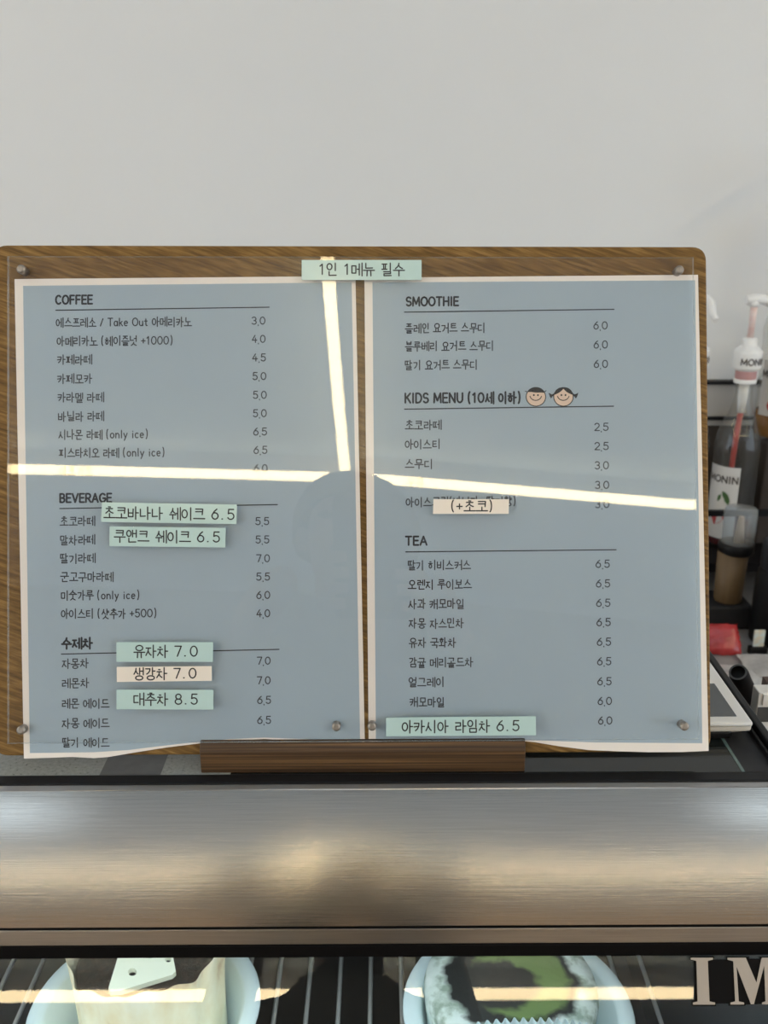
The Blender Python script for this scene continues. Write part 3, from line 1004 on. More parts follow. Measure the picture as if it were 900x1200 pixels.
for t, a, b, y, h in (('SMOOTHIE', 476.5, 537, 353.6, 12.4), ('KIDS MENU (10세 이하)', 475, 609, 466.8, 13.6), ('TEA', 475.5, 500, 634, 12.4)):
    write('heading', t, a, b, y, h, 2.15, M['ink_b'], S2, .00013, style='head', slope=-.006)
for p, q in (((474, 365.8), (719.5, 362.5)), ((474, 479.5), (719, 476)), ((475.5, 646.8), (722, 644.2))):
    rule(p, q, S2)
IT2 = [('플레인 요거트 스무디', 475, 567, 384.6), ('블루베리 요거트 스무디', 475, 577, 406), ('딸기 요거트 스무디', 475, 558, 427.7), ('초코라떼', 475, 517, 498.3), ('아이스티', 475, 514.5, 520.8), ('스무디', 475, 505.5, 543.7),
       ('우유', 477, 497, 566), ('아이스크림(바닐라, 딸기향)', 476, 603.5, 588.3), ('딸기 히비스커스', 478.5, 551.5, 662.5), ('오렌지 루이보스', 478.5, 552.5, 685.2), ('사과 캐모마일', 479, 543, 708),
       ('자몽 자스민차', 479.5, 543, 730.8), ('유자 국화차', 479.5, 534, 753.3), ('감귤 메리골드차', 480, 554, 776.6), ('얼그레이', 479.5, 519, 799.7), ('캐모마일', 480.5, 520, 823)]
for t, a, b, y in IT2:
    write('menu_item', t, a, b, y, 11.2, 1.3, M['ink'], S2, .00013)
PR2 = [('6.0', 696, 381.6), ('6.0', 696.2, 404), ('6.0', 696.4, 426.7), ('2.5', 697, 500.5), ('2.5', 697.2, 523), ('3.0', 697.5, 545.5), ('3.0', 697.8, 568.5), ('3.0', 698, 591),
       ('6.5', 698.5, 661), ('6.5', 698.9, 684), ('6.5', 699.2, 706.7), ('6.5', 699.6, 729.3), ('6.5', 700, 752.3), ('6.5', 700.3, 775.2), ('6.5', 700.6, 798.6), ('6.0', 701, 821.7), ('6.0', 701.5, 844.6)]
for t, a, y in PR2:
    write('price', t, a, a + 15.5, y, 10.6, 1.25, M['ink'], S2, .00013, style='price')


def face_icon(cx, cy, r, girl):
    mb = MB()
    B = lambda o: (lambda a, b: on_b(a, b, o))
    if girl:
        for s in (-1, 1):
            f = B(.00012)
            mb.add([f(cx + s * 9, cy - 5), f(cx + s * 13.5, cy - 2.8), f(cx + s * 17.5, cy - 4.8), f(cx + s * 16.2, cy - .8), f(cx + s * 14.6, cy + 2.0), f(cx + s * 12.6, cy - .6), f(cx + s * 9, cy - 1.5)], [tuple(range(7))], 1)
    e = arc(cx, cy, r, r * .96, 0, 360, 36)[:-1]
    mb.add([B(.00015)(x, y) for x, y in e], [tuple(range(36))], 0)
    ribbon(mb, [e + [e[0]]], 1.0, B(.00019), 1)
    if girl:
        for s in (-1, 1):
            pts = [(cx, cy - 6.2)] + [(cx + s * a, cy - b) for a, b in ((0, 11.2), (5, 10.6), (8.6, 8.2), (11.2, 4.2), (11.8, 1.8), (8.8, 3.0), (5.4, 4.6), (2.4, 6.8), (0, 9.4))]
            mb.add([B(.00022)(x, y) for x, y in pts[1:]], [tuple(range(len(pts) - 1))], 1)
    else:
        pts = [(cx - 10.6, cy - 5.6), (cx - 7.6, cy - 9.0), (cx - 3.6, cy - 11), (cx + 1, cy - 11.5), (cx + 5.6, cy - 10.2), (cx + 9, cy - 7.2), (cx + 10.6, cy - 4.6), (cx + 6, cy - 5.0), (cx, cy - 4.9), (cx - 5, cy - 5.6)]
        mb.add([B(.00022)(x, y) for x, y in pts], [tuple(range(len(pts)))], 1)
        ribbon(mb, [[(cx - 10, cy - 5.8), (cx - 12.4, cy - 6.6)], [(cx + 9.6, cy - 5.6), (cx + 12, cy - 7.2)]], .9, B(.00022), 1)
    for s in (-1, 1):
        mb.add([B(.00022)(cx + s * 2.4 + 1.1 * math.cos(k * .785), cy - 2 + 1.2 * math.sin(k * .785)) for k in range(8)], [tuple(range(8))], 1)
    ribbon(mb, [arc(cx - .2, cy - 2.4, 7.0, 6.6, 165, 15, 12)], 1.0, B(.00024), 1)
    return mb


for cx, cy, g, lb in ((628, 465, False, 'printed boy face with short black hair'), (660.3, 465, True, 'printed girl face with black pigtails')):
    o_ = face_icon(cx, cy, 11.4, g).build('face_icon', [M['skin_print'], M['hair_print']], S2, origin=on_b(cx, cy, 0), recalc=False)
    o_['label'] = lb

# label strips stuck on the clear cover
TP = [('1인 1메뉴 필수', [(353.5, 304.7), (494, 304.7), (494, 328), (353.5, 328)], 375, 474, 315.8, 15, 'mint', 'mint label strip at the top middle of the clear cover'),
      ('초코바나나 쉐이크 6.5', [(119.5, 588.6), (277.5, 591.3), (277, 614.2), (118.5, 611.6)], 121.8, 274, 600.6, 14.6, 'mint', 'long mint label strip just under the word BEVERAGE'),
      ('쿠앤크 쉐이크 6.5', [(128.5, 617), (264.4, 618.6), (264, 641.6), (128, 640)], 134, 257, 628.2, 14.6, 'mint', 'mint label strip second under the word BEVERAGE'),
      ('유자차 7.0', [(136.5, 752.6), (249.6, 752.6), (249.6, 775.6), (136.5, 775.6)], 157, 231, 763.4, 14.6, 'mint', 'mint label strip directly above the cream strip on the left sheet'),
      ('생강차 7.0', [(136.8, 781.6), (248, 780.6), (248, 797.8), (137, 799.2)], 157, 229.5, 789.8, 14.2, 'cream', 'cream label strip between two mint strips on the left sheet'),
      ('대추차 8.5', [(136.6, 808.2), (250, 808.6), (250, 831.6), (136.6, 831.2)], 157, 231, 819.4, 14.6, 'mint', 'mint label strip directly below the cream strip on the left sheet'),
      ('(+초코)', [(508, 585), (596.6, 585), (596, 602.2), (507.5, 602.2)], 529.5, 576, 593.2, 13.6, 'cream', 'cream label strip above the word TEA on the right sheet'),
      ('아카시아 라임차 6.5', [(452.5, 841), (628, 839.5), (628, 861.6), (452.5, 863)], 471.5, 608, 851.8, 14.6, 'mint', 'mint label strip at the bottom of the right sheet')]
for t, q, a, b, yc, h, m_, lb in TP:
    nn = 16
    lp = lambda a_, b_: ((q[0][0] * (1 - a_) + q[1][0] * a_) * (1 - b_) + (q[3][0] * (1 - a_) + q[2][0] * a_) * b_, (q[0][1] * (1 - a_) + q[1][1] * a_) * (1 - b_) + (q[3][1] * (1 - a_) + q[2][1] * a_) * b_)
    f = [on_b(*lp(i_ / nn, b_), a_out(*lp(i_ / nn, b_)) + .0007) for b_ in (0, 1) for i_ in range(nn + 1)]
    mb = MB().add(f + [p + FWD * .0006 for p in f], [(i_, nn + 1 + i_, nn + 2 + i_, i_ + 1) for i_ in range(nn)] + [tuple(2 * nn + 2 + j_ for j_ in (i_ + 1, nn + 2 + i_, nn + 1 + i_, i_)) for i_ in range(nn)])
    ed = list(range(nn + 1)) + list(range(2 * nn + 1, nn, -1))
    mb.add(f + [p + FWD * .0006 for p in f], [(ed[k], ed[(k + 1) % len(ed)], ed[(k + 1) % len(ed)] + 2 * nn + 2, ed[k] + 2 * nn + 2) for k in range(len(ed))])
    o_ = mb.build('label_strip', M[m_], origin=on_b(q[0][0], q[0][1], A_OUT))
    tag(o_, lb, 'label', 'label strips stuck on the menu cover')
    sl = (q[1][1] - q[0][1]) / (q[1][0] - q[0][0])
    write('lettering', t, a, b, yc, h, 1.5, M['tape_ink'], o_, lambda u, v: a_out(u, v) + .0008, slope=sl, style='tape')

# ------------------------------------------------------------------ payment terminal behind the board
ZT = 1.1632
tb = thing('payment_terminal', 'white tablet-style payment terminal lying behind the right end of the menu board', 'terminal', (.15, .62, TOPZ))
x0, x1, y0, y1 = .055, .2385, .5325, .735
mb = MB().box((x0, y0, ZT - .0035), (x1, y1, ZT))
mb.build('body', M['wplastic'], tb, bevel=.0015, origin=(.15, .62, ZT))
mb = MB()
tp = rounded([(x0, y0), (x1, y0), (x1, y1), (x0, y1)], .004, 3)
bt = rounded([(x0 + .014, y0 + .006), (x1 - .014, y0 + .006), (x1 - .014, y1 - .01), (x0 + .014, y1 - .01)], .01, 3)
mb.prism([(x, y, ZT - .0035) for x, y in tp], [(x, y, ZT - .0062) for x, y in tp])
mb.prism([(x, y, ZT - .0062) for x, y in tp], [(x, y, ZT - .0122) for x, y in bt])
mb.build('underside', M['wplastic2'], tb, origin=(.15, .62, ZT))
MB().box((x0 + .02, y0 + .0008, TOPZ), (.2262, y1 - .02, ZT - .0066)).build('foot', M['black'], tb, bevel=.002, origin=(.15, .62, TOPZ))
MB().box((x0 + .012, .5400, ZT), (.2302, .5835, ZT + .0003)).build('screen', M['screen'], tb, origin=(.15, .56, ZT))
mb = MB().add([(.222, .597, ZT + .0003), (.2312, .597, ZT + .0003), (.2275, .606, ZT + .0003), (.218, .606, ZT + .0003)], [(0, 1, 2, 3)])
mb.build('sticker', M['sticker_blue'], tb, origin=(.226, .6, ZT))

# ------------------------------------------------------------------ staff side: side counter, box, tube
lq = [(.2515, .50), (1.0, .50), (1.0, .765), (.345, .765), (.345, .70), (.2515, .70)]
struct('side_counter', MB().prism([(x, y, 1.07) for x, y in lq], [(x, y, 0) for x, y in lq]), M['counter'])
SC_Z = 1.07
q0 = on_y(886.5, 807.5, .605)
wbx = thing('small_box', 'slim white cardboard box with a dark printed patch standing beside the black side rail', 'box', (q0.x + .03, .61, SC_Z))
MB().box((q0.x, .60, SC_Z), (q0.x + .065, .612, q0.z)).build('carton', M['wplastic'], wbx, bevel=.0008, origin=(q0.x + .03, .606, SC_Z))
p0, p1 = on_y(888.5, 829, .5996), on_y(897, 846, .5996)
MB().box((p0.x, .5995, p1.z), (p1.x + .004, .6001, p0.z)).build('printed_patch', M['stone_d'], wbx, origin=(p0.x, .60, p0.z))
mb = MB().box((q0.x + .003, .5985, q0.z - .010), (q0.x + .064, .6002, q0.z - .001))
mb.build('lid_flap', M['wplastic'], wbx, bevel=.0004, origin=(q0.x, .60, q0.z))
e0, e1 = on_y(865, 788, .655), on_y(886, 842, .685)
e1.z = max(e1.z, SC_Z + .007)
e1.x = max(e1.x, .281)
tt = thing('black_tube', 'black hollow tube leaning towards the side rail beside the white box', 'tube', (e1.x, e1.y, SC_Z))
dv = (e1 - e0).normalized()
mb = MB().tube([e0, e0 + dv * .003, e0 + dv * .012, e1], [.0066, .0076, .0076, .0088], 20, cap=False)
mb.tube([e0 + dv * .004, e1], [.0068, .0084], 20)
mb.build('barrel', M['black'], tt, origin=e0)
mb = MB()
a_ = dv.cross(Vector((1, 0, 0))).normalized()
b_ = dv.cross(a_)
rr = []
for rad in (.0054, .0070):
    rr.append([e0 - dv * .0006 + (a_ * math.cos(k * math.pi / 10) + b_ * math.sin(k * math.pi / 10)) * rad for k in range(20)])
mb.add(rr[0] + rr[1], [(k, (k + 1) % 20, 20 + (k + 1) % 20, 20 + k) for k in range(20)])
mb.build('end_ring', M['stone_d'], tt, origin=e0)

# ------------------------------------------------------------------ back counter and rack
struct('back_counter', MB().box((-.2, 1.0, 0), (2.4, 1.75, .80)), M['backcounter'])
rk = thing('bottle_rack', 'black shelf rack with grey back panel holding the syrup bottles', 'shelf', (1.0, 1.65, .80))
MB().box((.35, 1.50, .872), (2.0, 1.735, .888)).build('shelf_board', M['darkback'], rk, origin=(1, 1.62, .88))
MB().box((.35, 1.735, .80), (2.0, 1.748, 1.075)).build('back_panel', M['rackback'], rk, origin=(1, 1.74, .9))
zt = on_y(838, 447, 1.745).z
MB().box((.35, 1.735, 1.075), (2.0, 1.748, zt)).build('back_panel', M['greypanel'], rk, origin=(1, 1.74, 1.1))
MB().box((.35, 1.728, zt - .003), (2.0, 1.749, zt + .003)).build('top_rail', M['black'], rk, origin=(1, 1.74, zt))
zz = on_y(838, 490, 1.73).z
MB().box((.35, 1.726, zz - .003), (2.0, 1.738, zz + .003)).build('rail', M['black'], rk, origin=(1, 1.73, zz))
zz = on_y(838, 601, 1.50).z
MB().box((.35, 1.495, zz - .005), (2.0, 1.503, zz + .005)).build('guard_rail', M['black'], rk, origin=(1, 1.5, zz))
for x in (.36, 1.98):
    MB().box((x - .01, 1.495, .80), (x + .01, 1.51, zz)).build('post', M['black'], rk, origin=(x, 1.5, .8))

BASEZ = .888


def cyl_map(cx, cy, r, a_mid, z_top):
    """(u along the surface, v downwards) in metres -> a point on the bottle"""
    def f(u, v):
        a = a_mid + u / r
        return Vector((cx + r * math.cos(a), cy + r * math.sin(a), z_top - v))
    return f


def cyl_word(name, text, size, width, cmap, m, parent, u0, v0):
    st, wd = layout(text, 'head')
    mb = MB()
    ribbon(mb, [[(u0 + x * size, v0 + y * size) for x, y in s] for s in st], width, cmap)
    return mb.build(name, m, parent, recalc=False, origin=cmap(u0, v0))


def patch(mb, cmap, pts, mi=0):
    n = 10
    # rectangle patch wrapped over the bottle
    (u0, v0), (u1, v1) = pts
    vs = [cmap(u0 + (u1 - u0) * i_ / n, v) for i_ in range(n + 1) for v in (v0, v1)]
    mb.add(vs, [(2 * k, 2 * k + 2, 2 * k + 3, 2 * k + 1) for k in range(n)], mi, True)


def blob(mb, cmap, pts, mi=0):
    mb.add([cmap(u, v) for u, v in pts], [tuple(range(len(pts)))], mi)


def leaf_pts(u, v, ang, ln, wd):
    c, s = math.cos(ang), math.sin(ang)
    out = []
    for t, q in ((0, 0), (.25, .8), (.5, 1), (.8, .55), (1, 0), (.8, -.5), (.5, -.9), (.25, -.75)):
        a, b = t * ln, q * wd / 2
        out.append((u + a * c - b * s, v + a * s + b * c))
    return out


def bottle(cx, cy, label, rb=.0385, scale=1.0, glass='bglass', syrup='syrup_red', fill=.05, word='MONIN', lab_ang=-115, lab_z=(.165, .03), pump_ang=0, pump_len=.062, stem_h=.058, cap_word=True, straw='straw_red', lab_w=.062, fruit=0, base=BASEZ, word_u=-.026):
    root = thing('syrup_bottle', label, 'bottle', (cx, cy, base), 'syrup bottles on the rack')
    s = scale
    P = [(0, .004), (rb * .92, .001), (rb, .008), (rb, .168 * s), (rb * 1.02, .176 * s), (rb * 1.02, .186 * s), (rb * .985, .192 * s), (rb * .93, .205 * s), (rb * .72, .226 * s), (rb * .52, .245 * s), (rb * .42, .262 * s), (rb * .385, .285 * s), (rb * .385, .300 * s)]
    MB().lathe(P, (cx, cy, base), 40).build('glass_body', M[glass], root, origin=(cx, cy, base))
    q = [(r * .955, z) for r, z in P if .005 < z < fill]
    q = [(0, .0055), (rb * .9, .0055)] + q + [(q[-1][0] if q else rb * .95, fill), (0, fill)]
    MB().lathe(q, (cx, cy, base), 32).build('syrup', M[syrup], root, origin=(cx, cy, base))
    top = base + .300 * s
    # pump: threaded band, collar, cone, stem, spout head
    MB().lathe([(0, -.004), (.0165, -.004), (.0175, .0), (.0175, .016), (.016, .0175), (.0, .0175)], (cx, cy, top), 32).build('cap_band', M['band'], root, origin=(cx, cy, top))
    col_ = MB().lathe([(.0165, .0150), (.0225, .018), (.0235, .022), (.0240, .045), (.0235, .049), (.0150, .0565), (.0125, .058), (.0125, .067), (.011, .0705), (.006, .0715), (0, .0715)], (cx, cy, top), 36)
    col_.lathe([(.0185, -.006), (.0190, -.003), (.0185, .001), (.0165, .002)], (cx, cy, top), 32)
    pc = col_.build('pump_collar', M['pump'], root, origin=(cx, cy, top))
    if cap_word:
        cyl_word('lettering', word, .0125, .0019, cyl_map(cx, cy, .0243, math.radians(-92), top + .0425), M['label_ink'], pc, -.018, .004)
    z1 = top + .0715
    MB().tube([(cx, cy, z1 - .002), (cx + .001, cy, z1 + stem_h)], .0054, 14).build('pump_stem', M['pink_stem'], root, origin=(cx, cy, z1))
    z2 = z1 + stem_h
    d = Vector((math.cos(math.radians(pump_ang)), math.sin(math.radians(pump_ang)), 0))
    h0 = Vector((cx, cy, z2 + .004))
    U3 = Vector((0, 0, 1))
    hd = MB().tube([h0 - d * .0135, h0 - d * .0125, h0 - d * .002 + U3 * .001, h0 + d * .014 + U3 * .0005, h0 + d * .030 - U3 * .006, h0 + d * pump_len - U3 * .022, h0 + d * (pump_len + .012) - U3 * .031], [.0072, .0082, .0088, .0086, .0076, .0062, .0052], 16)
    hd.lathe([(0, -.008), (.0075, -.008), (.0085, -.004), (.0085, .002), (0, .002)], (cx, cy, z2 + .001), 20)
    hd.build('pump_head', M['pump'], root, origin=(cx, cy, z2))
    MB().tube([(cx, cy, top + .004), (cx - .001, cy, top - .030), (cx - .001, cy, top - .058)], [.0088, .0085, .0062], 14).build('pump_cylinder', M['pump'], root, origin=(cx, cy, top))
    MB().tube([(cx - .001, cy, top - .056), (cx - .004, cy, top - .10), (cx - .010, cy, base + .012)], [.0048, .0048, .0044], 10).build('dip_tube', M[straw], root, origin=(cx, cy, top - .1))
    cm = cyl_map(cx, cy, rb + .0006, math.radians(lab_ang), base + lab_z[0])
    mb = MB()
    hh = lab_z[0] - lab_z[1]
    patch(mb, cm, [(-lab_w / 2, 0), (lab_w / 2, hh)])
    lb = mb.build('label', M['label'], root, origin=cm(0, 0), recalc=False)
    cm2 = cyl_map(cx, cy, rb + .0010, math.radians(lab_ang), base + lab_z[0])
    cyl_word('lettering', word, .0145, .0023, cm2, M['label_ink'], lb, word_u, .016)
    mb = MB()
    for u, v, an, ln, wd in ((.004, .044, .9, .024, .010), (.010, .050, 1.2, .020, .009), (.002, .05, 1.9, .016, .007)):
        blob(mb, cm2, leaf_pts(u, v, an, ln, wd))
    mb.build('printed_leaf', M['leaf'], lb, origin=cm2(0, .05), recalc=False)
    mb = MB()
    if fruit == 0:
        blob(mb, cm2, [(-.016, .092), (-.004, .088), (.010, .083), (.012, .094), (.004, .104), (-.006, .108)])
    else:
        blob(mb, cm2, [(-.010 + .014 * math.cos(k * .6283), .078 + .012 * math.sin(k * .6283)) for k in range(10)])
    mb.build('printed_fruit', M['fruit'], lb, origin=cm2(0, .09), recalc=False)
    return root


bottle(.6215, 1.60, 'clear syrup bottle with white pump and pink stem, nearest the menu board edge', lab_ang=-141, lab_z=(.152, .02), fill=.052, pump_ang=0)
RISER = 1.072
MB().box((.672, 1.595, .888), (1.3, 1.715, RISER)).build('riser', M['rackback'], rk, bevel=.003, origin=(.9, 1.6, .888))
bottle(.716, 1.655, 'larger syrup bottle with amber syrup and leaf label at the right picture edge', rb=.047, scale=1.05, syrup='syrup_amber', fill=.05, lab_ang=-119, lab_z=(.142, .045), lab_w=.082, fruit=1, stem_h=.075, pump_ang=-150, base=RISER, word_u=-.041)
bottle(.540, 1.625, 'syrup bottle mostly behind the menu board with dark red syrup', syrup='syrup_dark', fill=.17, pump_ang=-75, pump_len=.038, lab_ang=-60, lab_z=(.14, .02))

# scoop container standing on the black scale
BKZ = .80
sx, sy = .583, 1.45
MB_ = MB().box((.50, 1.4205, BKZ), (.611, 1.495, .842))
tag(MB_.build('black_scale', M['blackmatte'], bevel=.004, origin=(.57, 1.44, BKZ)), 'low black box on the back counter under the tan container', 'box')
jr = thing('container', 'tan cylinder container with black collar and clear lid in front of the bottles', 'container', (sx, sy, .842))
MB().lathe([(0, 0), (.021, 0), (.0225, .003), (.0245, .088), (0, .088)], (sx - .006, sy, .842), 32).build('body', M['tan'], jr, origin=(sx, sy, .842))
MB().lathe([(0, .086), (.0265, .086), (.0285, .089), (.0285, .102), (.0265, .104), (0, .104)], (sx - .002, sy, .842), 32).build('collar', M['black'], jr, origin=(sx, sy, .93))
MB().lathe([(.0255, .104), (.0262, .157), (.0245, .162), (.0, .1635)], (sx - .001, sy, .842), 32).build('lid', M['lid'], jr, origin=(sx, sy, .95))
MB().lathe([(0, .104), (.0085, .104), (.0045, .148), (0, .149)], (sx + .001, sy, .842), 20).build('cone', M['cone'], jr, origin=(sx, sy, .95))
fx, fy = .637, 1.385
fl = thing('black_flask', 'tall black flask on the back counter at the right picture edge', 'flask', (fx, fy, BKZ))
MB().lathe([(0, 0), (.040, 0), (.042, .004), (.042, .10), (.040, .118), (.036, .125), (0, .125)], (fx, fy, BKZ), 40).build('body', M['black'], fl, origin=(fx, fy, BKZ))
MB().lathe([(0, .125), (.036, .125), (.038, .129), (.038, .165), (.035, .170), (0, .170)], (fx, fy, BKZ), 40).build('cap', M['blackmatte'], fl, origin=(fx, fy, BKZ + .125))
# a white carton behind them
tag(MB().box((.545, 1.62 - .02, BKZ), (.575, 1.64 - .02, .868)).build('carton', M['greypanel'], bevel=.002, origin=(.56, 1.61, BKZ)), 'grey carton standing under the bottle shelf beside the tan container', 'carton')


def pillow_pack(name, c, sx_, sy_, sz_, m, label, cat, seed, tilt=0.0):
    random.seed(seed)
    n = 14
    mb = MB()
    jit = {}
    vs = []
    for s in (1, -1):
        for i_ in range(n + 1):
            for j_ in range(n + 1):
                u, v = i_ / n * 2 - 1, j_ / n * 2 - 1
                e = max(0, (1 - u ** 4)) * max(0, (1 - v ** 4))
                key = (i_, j_)
                if key not in jit:
                    jit[key] = (random.uniform(-1, 1), random.uniform(-1, 1), random.uniform(-.25, .25))
                jx, jy, jz = jit[key]
                vs.append((u * sx_ / 2 + jx * .0015, v * sy_ / 2 + jy * .0015, sz_ * .42 + s * (sz_ * .42 * e ** .6) + jz * sz_ * .2 * e + .0005))
    k = (n + 1) ** 2
    fs = []
    for i_ in range(n):
        for j_ in range(n):
            a, b, c_, d_ = i_ * (n + 1) + j_, (i_ + 1) * (n + 1) + j_, (i_ + 1) * (n + 1) + j_ + 1, i_ * (n + 1) + j_ + 1
            fs += [(a, b, c_, d_), (k + d_, k + c_, k + b, k + a)]
    rot = Matrix.Rotation(tilt, 4, 'X')
    pv = [Vector(c) + rot @ Vector(p) for p in vs]
    dz = min(p.z for p in pv) - c[2]
    mb.add([p - Vector((0, 0, dz)) for p in pv], fs, 0, True)
    return tag(mb.build(name, m, origin=c), label, cat)


pillow_pack('foil_packet', (.525, 1.352, BKZ), .075, .05, .02, M['foil_red'], 'shiny red foil packet on the back counter beside the menu board', 'packet', 5, math.radians(50))
pillow_pack('crumpled_wrap', (.60, 1.285, BKZ), .10, .075, .012, M['crumple'], 'crumpled pale wrap on the back counter in front of the black flask', 'wrap', 6)
pillow_pack('crumpled_wrap', (.52, 1.255, BKZ), .085, .07, .010, M['crumple'], 'crumpled pale wrap on the back counter below the red foil packet', 'wrap', 7)
pillow_pack('crumpled_wrap', (.555, 1.165, BKZ), .16, .08, .016, M['crumple'], 'largest crumpled pale wrap, nearest on the back counter', 'wrap', 8)
c0, c1 = on_y(882.5, 758, 1.334), on_y(897.5, 739, 1.334)
cd = thing('small_card', 'small pale printed card standing in front of the black flask', 'card', ((c0.x + c1.x) / 2, 1.336, BKZ))
MB().box((c0.x, 1.334, c0.z), (c1.x, 1.338, c1.z)).build('card_face', M['card'], cd, bevel=.0008, origin=(c0.x, 1.334, c0.z))
MB().box((c0.x - .006, 1.329, BKZ), (c1.x + .006, 1.342, c0.z)).build('foot', M['black'], cd, bevel=.002, origin=(c0.x, 1.334, BKZ))


# ------------------------------------------------------------------ the photographer (seen mirrored in the clear cover) and the phone
def skin_mesh(name, joints, bones, radii, mats, parent, sub=2, matfn=None, root=0):
    me = bpy.data.meshes.new(name)
    me.from_pydata(joints, bones, [])
    ob = bpy.data.objects.new(name, me)
    COL.objects.link(ob)
    sk = ob.modifiers.new('skin', 'SKIN')
    sk.use_smooth_shade = True
    for i_, r in enumerate(radii):
        me.skin_vertices[0].data[i_].radius = (r, r) if not isinstance(r, tuple) else r
        me.skin_vertices[0].data[i_].use_root = (i_ == root)
    ss = ob.modifiers.new('sub', 'SUBSURF')
    ss.levels = ss.render_levels = sub
    dg = bpy.context.evaluated_depsgraph_get()
    nm = bpy.data.meshes.new_from_object(ob.evaluated_get(dg))
    nm.name = name
    ob.modifiers.clear()
    ob.data = nm
    nm.materials.clear()
    for m_ in mats:
        nm.materials.append(m_)
    for p in nm.polygons:
        p.use_smooth = True
        p.material_index = matfn(p.center) if matfn else 0
    ob.parent = parent
    if parent:
        ob.location = -world_loc(parent)
    return ob


PX, PY = -.055, -.36
pers = thing('person', 'person in a brown-grey jacket holding up a phone, mirrored in the clear menu cover', 'person', (PX, PY, 0))
J, B_, Rr = [], [], []


def jn(p, r, parent=None):
    J.append(p)
    Rr.append(r)
    if parent is not None:
        B_.append((parent, len(J) - 1))
    return len(J) - 1


pel = jn((PX, PY - .05, .86), (.15, .105))
wst = jn((PX, PY - .05, 1.02), (.13, .095), pel)
chs = jn((PX, PY - .05, 1.22), (.15, .10), wst)
shc = jn((PX, PY - .04, 1.375), (.10, .075), chs)
nk = jn((PX, PY - .025, 1.43), .048, shc)
nk2 = jn((PX, PY - .01, 1.475), .050, nk)
hd1 = jn((PX, PY + .005, 1.515), (.064, .080), nk2)
hd2 = jn((PX, PY + .0, 1.577), (.072, .092), hd1)
hd3 = jn((PX, PY - .005, 1.627), (.056, .072), hd2)
for s in (-1, 1):
    sh = jn((PX + s * .165, PY - .045, 1.375), .058, shc)
    el = jn((PX + s * .215, PY - .03, 1.09), .044, sh)
    wr = jn((PX + s * .105, -.085, 1.385), .029, el)
    pm = jn((PX + s * .075 + .02, -.048, 1.42), (.034, .018), wr)
    hp = jn((PX + s * .09, PY - .05, .80), .085, pel)
    kn = jn((PX + s * .10, PY - .03, .46), .058, hp)
    an = jn((PX + s * .10, PY - .06, .09), .040, kn)
    ft = jn((PX + s * .11, PY + .02, .038), .037, an)
    jn((PX + s * .115, PY + .09, .032), .030, ft)


def body_mat(c):
    if c.z > 1.44 and c.y < PY + .2:
        return 0
    if c.y > -.10 and c.z > 1.3:
        return 0
    if c.z < .075:
        return 3
    return 1 if c.z > .84 else 2


skin_mesh('body', J, B_, Rr, [M['skin'], M['coat'], M['trouser'], M['black']], pers, 2, body_mat)
# face: nose, eyes, mouth, ears, then hair
mb = MB()
hx, hy, hz = PX, PY, 1.557
mb.tube([(hx, hy + .088, hz + .022), (hx, hy + .100, hz - .002), (hx, hy + .094, hz - .012)], [.006, .012, .009], 10)
for s in (-1, 1):
    mb.lathe([(0, -.020), (.012, -.014), (.015, 0), (.013, .016), (0, .024)], (hx + s * .073, hy - .002, hz), 10)
mb.build('nose_and_ears', M['skin'], pers, origin=(hx, hy, hz))
mb = MB()
for s in (-1, 1):
    mb.lathe([(0, -.007), (.011, -.003), (.012, .001), (0, .007)], (hx + s * .030, hy + .080, hz + .018), 10)
mb.tube([(hx - .022, hy + .083, hz - .036), (hx, hy + .089, hz - .036), (hx + .022, hy + .083, hz - .036)], .004, 8)
mb.build('eyes_and_mouth', M['hair'], pers, origin=(hx, hy, hz))
mb = MB()
n = 28
vs, fs = [], []
for i_ in range(n):
    th = math.pi * .62 * (i_ + .001) / (n - 1)
    for j_ in range(n):
        a = 2 * math.pi * j_ / n
        fr = math.sin(a)
        t2 = th * (1.0 if fr < .2 else 1.0 - .38 * (fr - .2) / .8)
        vs.append((hx + .088 * math.sin(t2) * math.cos(a), hy - .006 + .104 * math.sin(t2) * math.sin(a), 1.574 + .100 * math.cos(t2)))
for i_ in range(n - 1):
    for j_ in range(n):
        k2 = (j_ + 1) % n
        fs.append((i_ * n + j_, i_ * n + k2, (i_ + 1) * n + k2, (i_ + 1) * n + j_))
mb.add(vs, fs, 0, True)
mb.build('hair', M['hair'], pers, origin=(hx, hy, 1.56))
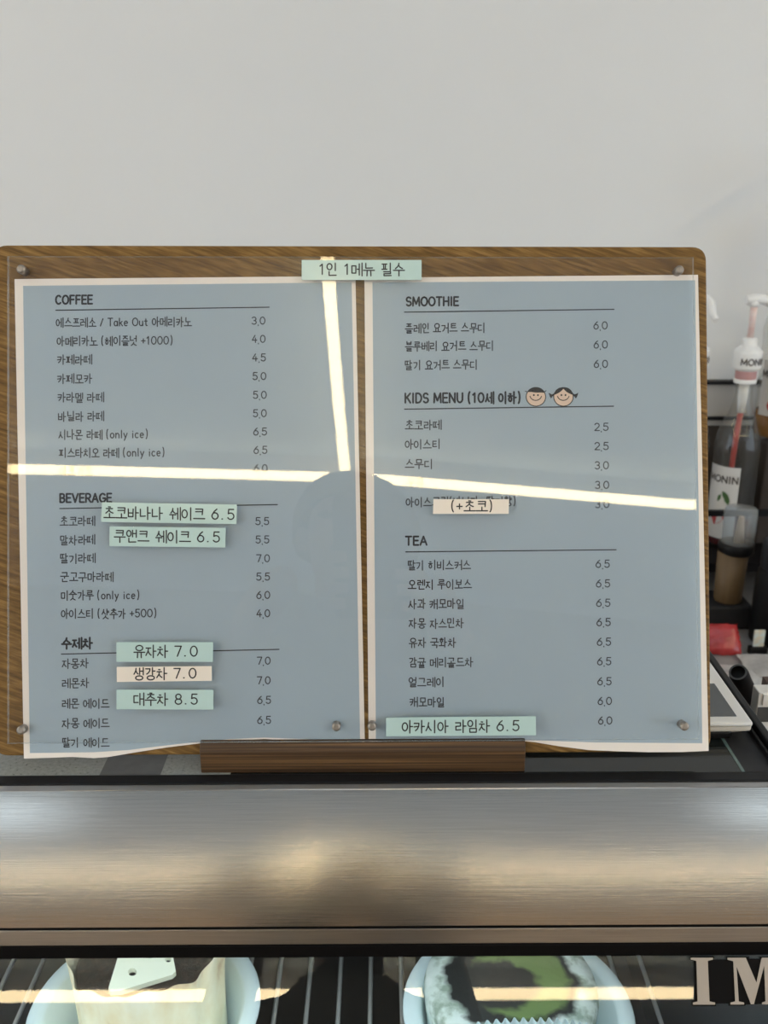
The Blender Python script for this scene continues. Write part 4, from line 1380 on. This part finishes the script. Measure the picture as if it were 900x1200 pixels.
# phone: a slab square to the view, its lens at the viewpoint
ph_c = CAM - FWD * .0065 - RT0 * .024 - UP0 * .055
pt = thing('phone', 'dark phone held up in front of the person', 'phone', ph_c)


def slab(cx, cyy, hw, hh, z0, z1):
    q_ = rounded([(cx - hw, cyy - hh), (cx + hw, cyy - hh), (cx + hw, cyy + hh), (cx - hw, cyy + hh)], min(hw, hh) * .28, 5)
    f = [ph_c + RT0 * a + UP0 * b + FWD * z1 for a, b in q_]
    g = [ph_c + RT0 * a + UP0 * b + FWD * z0 for a, b in q_]
    return MB().prism(f, g)


slab(0, 0, .037, .075, -.004, .004).build('case', M['blackmatte'], pt, origin=ph_c)
slab(.016, .053, .017, .018, .004, .0045).build('lens_plate', M['lens'], pt, origin=ph_c)
slab(0, 0, .034, .071, -.0044, -.004).build('screen', M['screen'], pt, origin=ph_c)
for s in (-1, 1):
    # fingers wrap the edge of the phone: four unequal fingers and a thumb
    for k, ln in enumerate((.95, 1.05, 1.0, .8)):
        up_ = -.005 - k * .019
        kn0 = ph_c + RT0 * (s * .050) + UP0 * up_ - FWD * .020
        kn1 = ph_c + RT0 * (s * (.050)) + UP0 * (up_ + .003) + FWD * .002
        kn2 = ph_c + RT0 * (s * (.040)) + UP0 * (up_ + .005) + FWD * .0125
        kn3 = ph_c + RT0 * (s * (.040 - .018 * ln)) + UP0 * (up_ + .006) + FWD * .0130
        palm = ph_c + RT0 * (s * .052) + UP0 * (-.045) - FWD * .042
        if k == 0 and s > 0:
            continue
        mb = MB().tube([palm, kn0, kn1, kn2, kn3], [.011, .0095, .0088, .0080, .0062], 10)
        f_ = mb.build('finger', M['skin'], pers, origin=kn0)
    t0 = ph_c + RT0 * (s * .050) + UP0 * (-.055) - FWD * .040
    t1 = ph_c + RT0 * (s * .036) + UP0 * (-.042) - FWD * .022
    t2_ = ph_c + RT0 * (s * .020) + UP0 * (-.028) - FWD * .0125
    MB().tube([t0, t1, t2_], [.013, .0105, .0075], 10).build('thumb', M['skin'], pers, origin=t0)
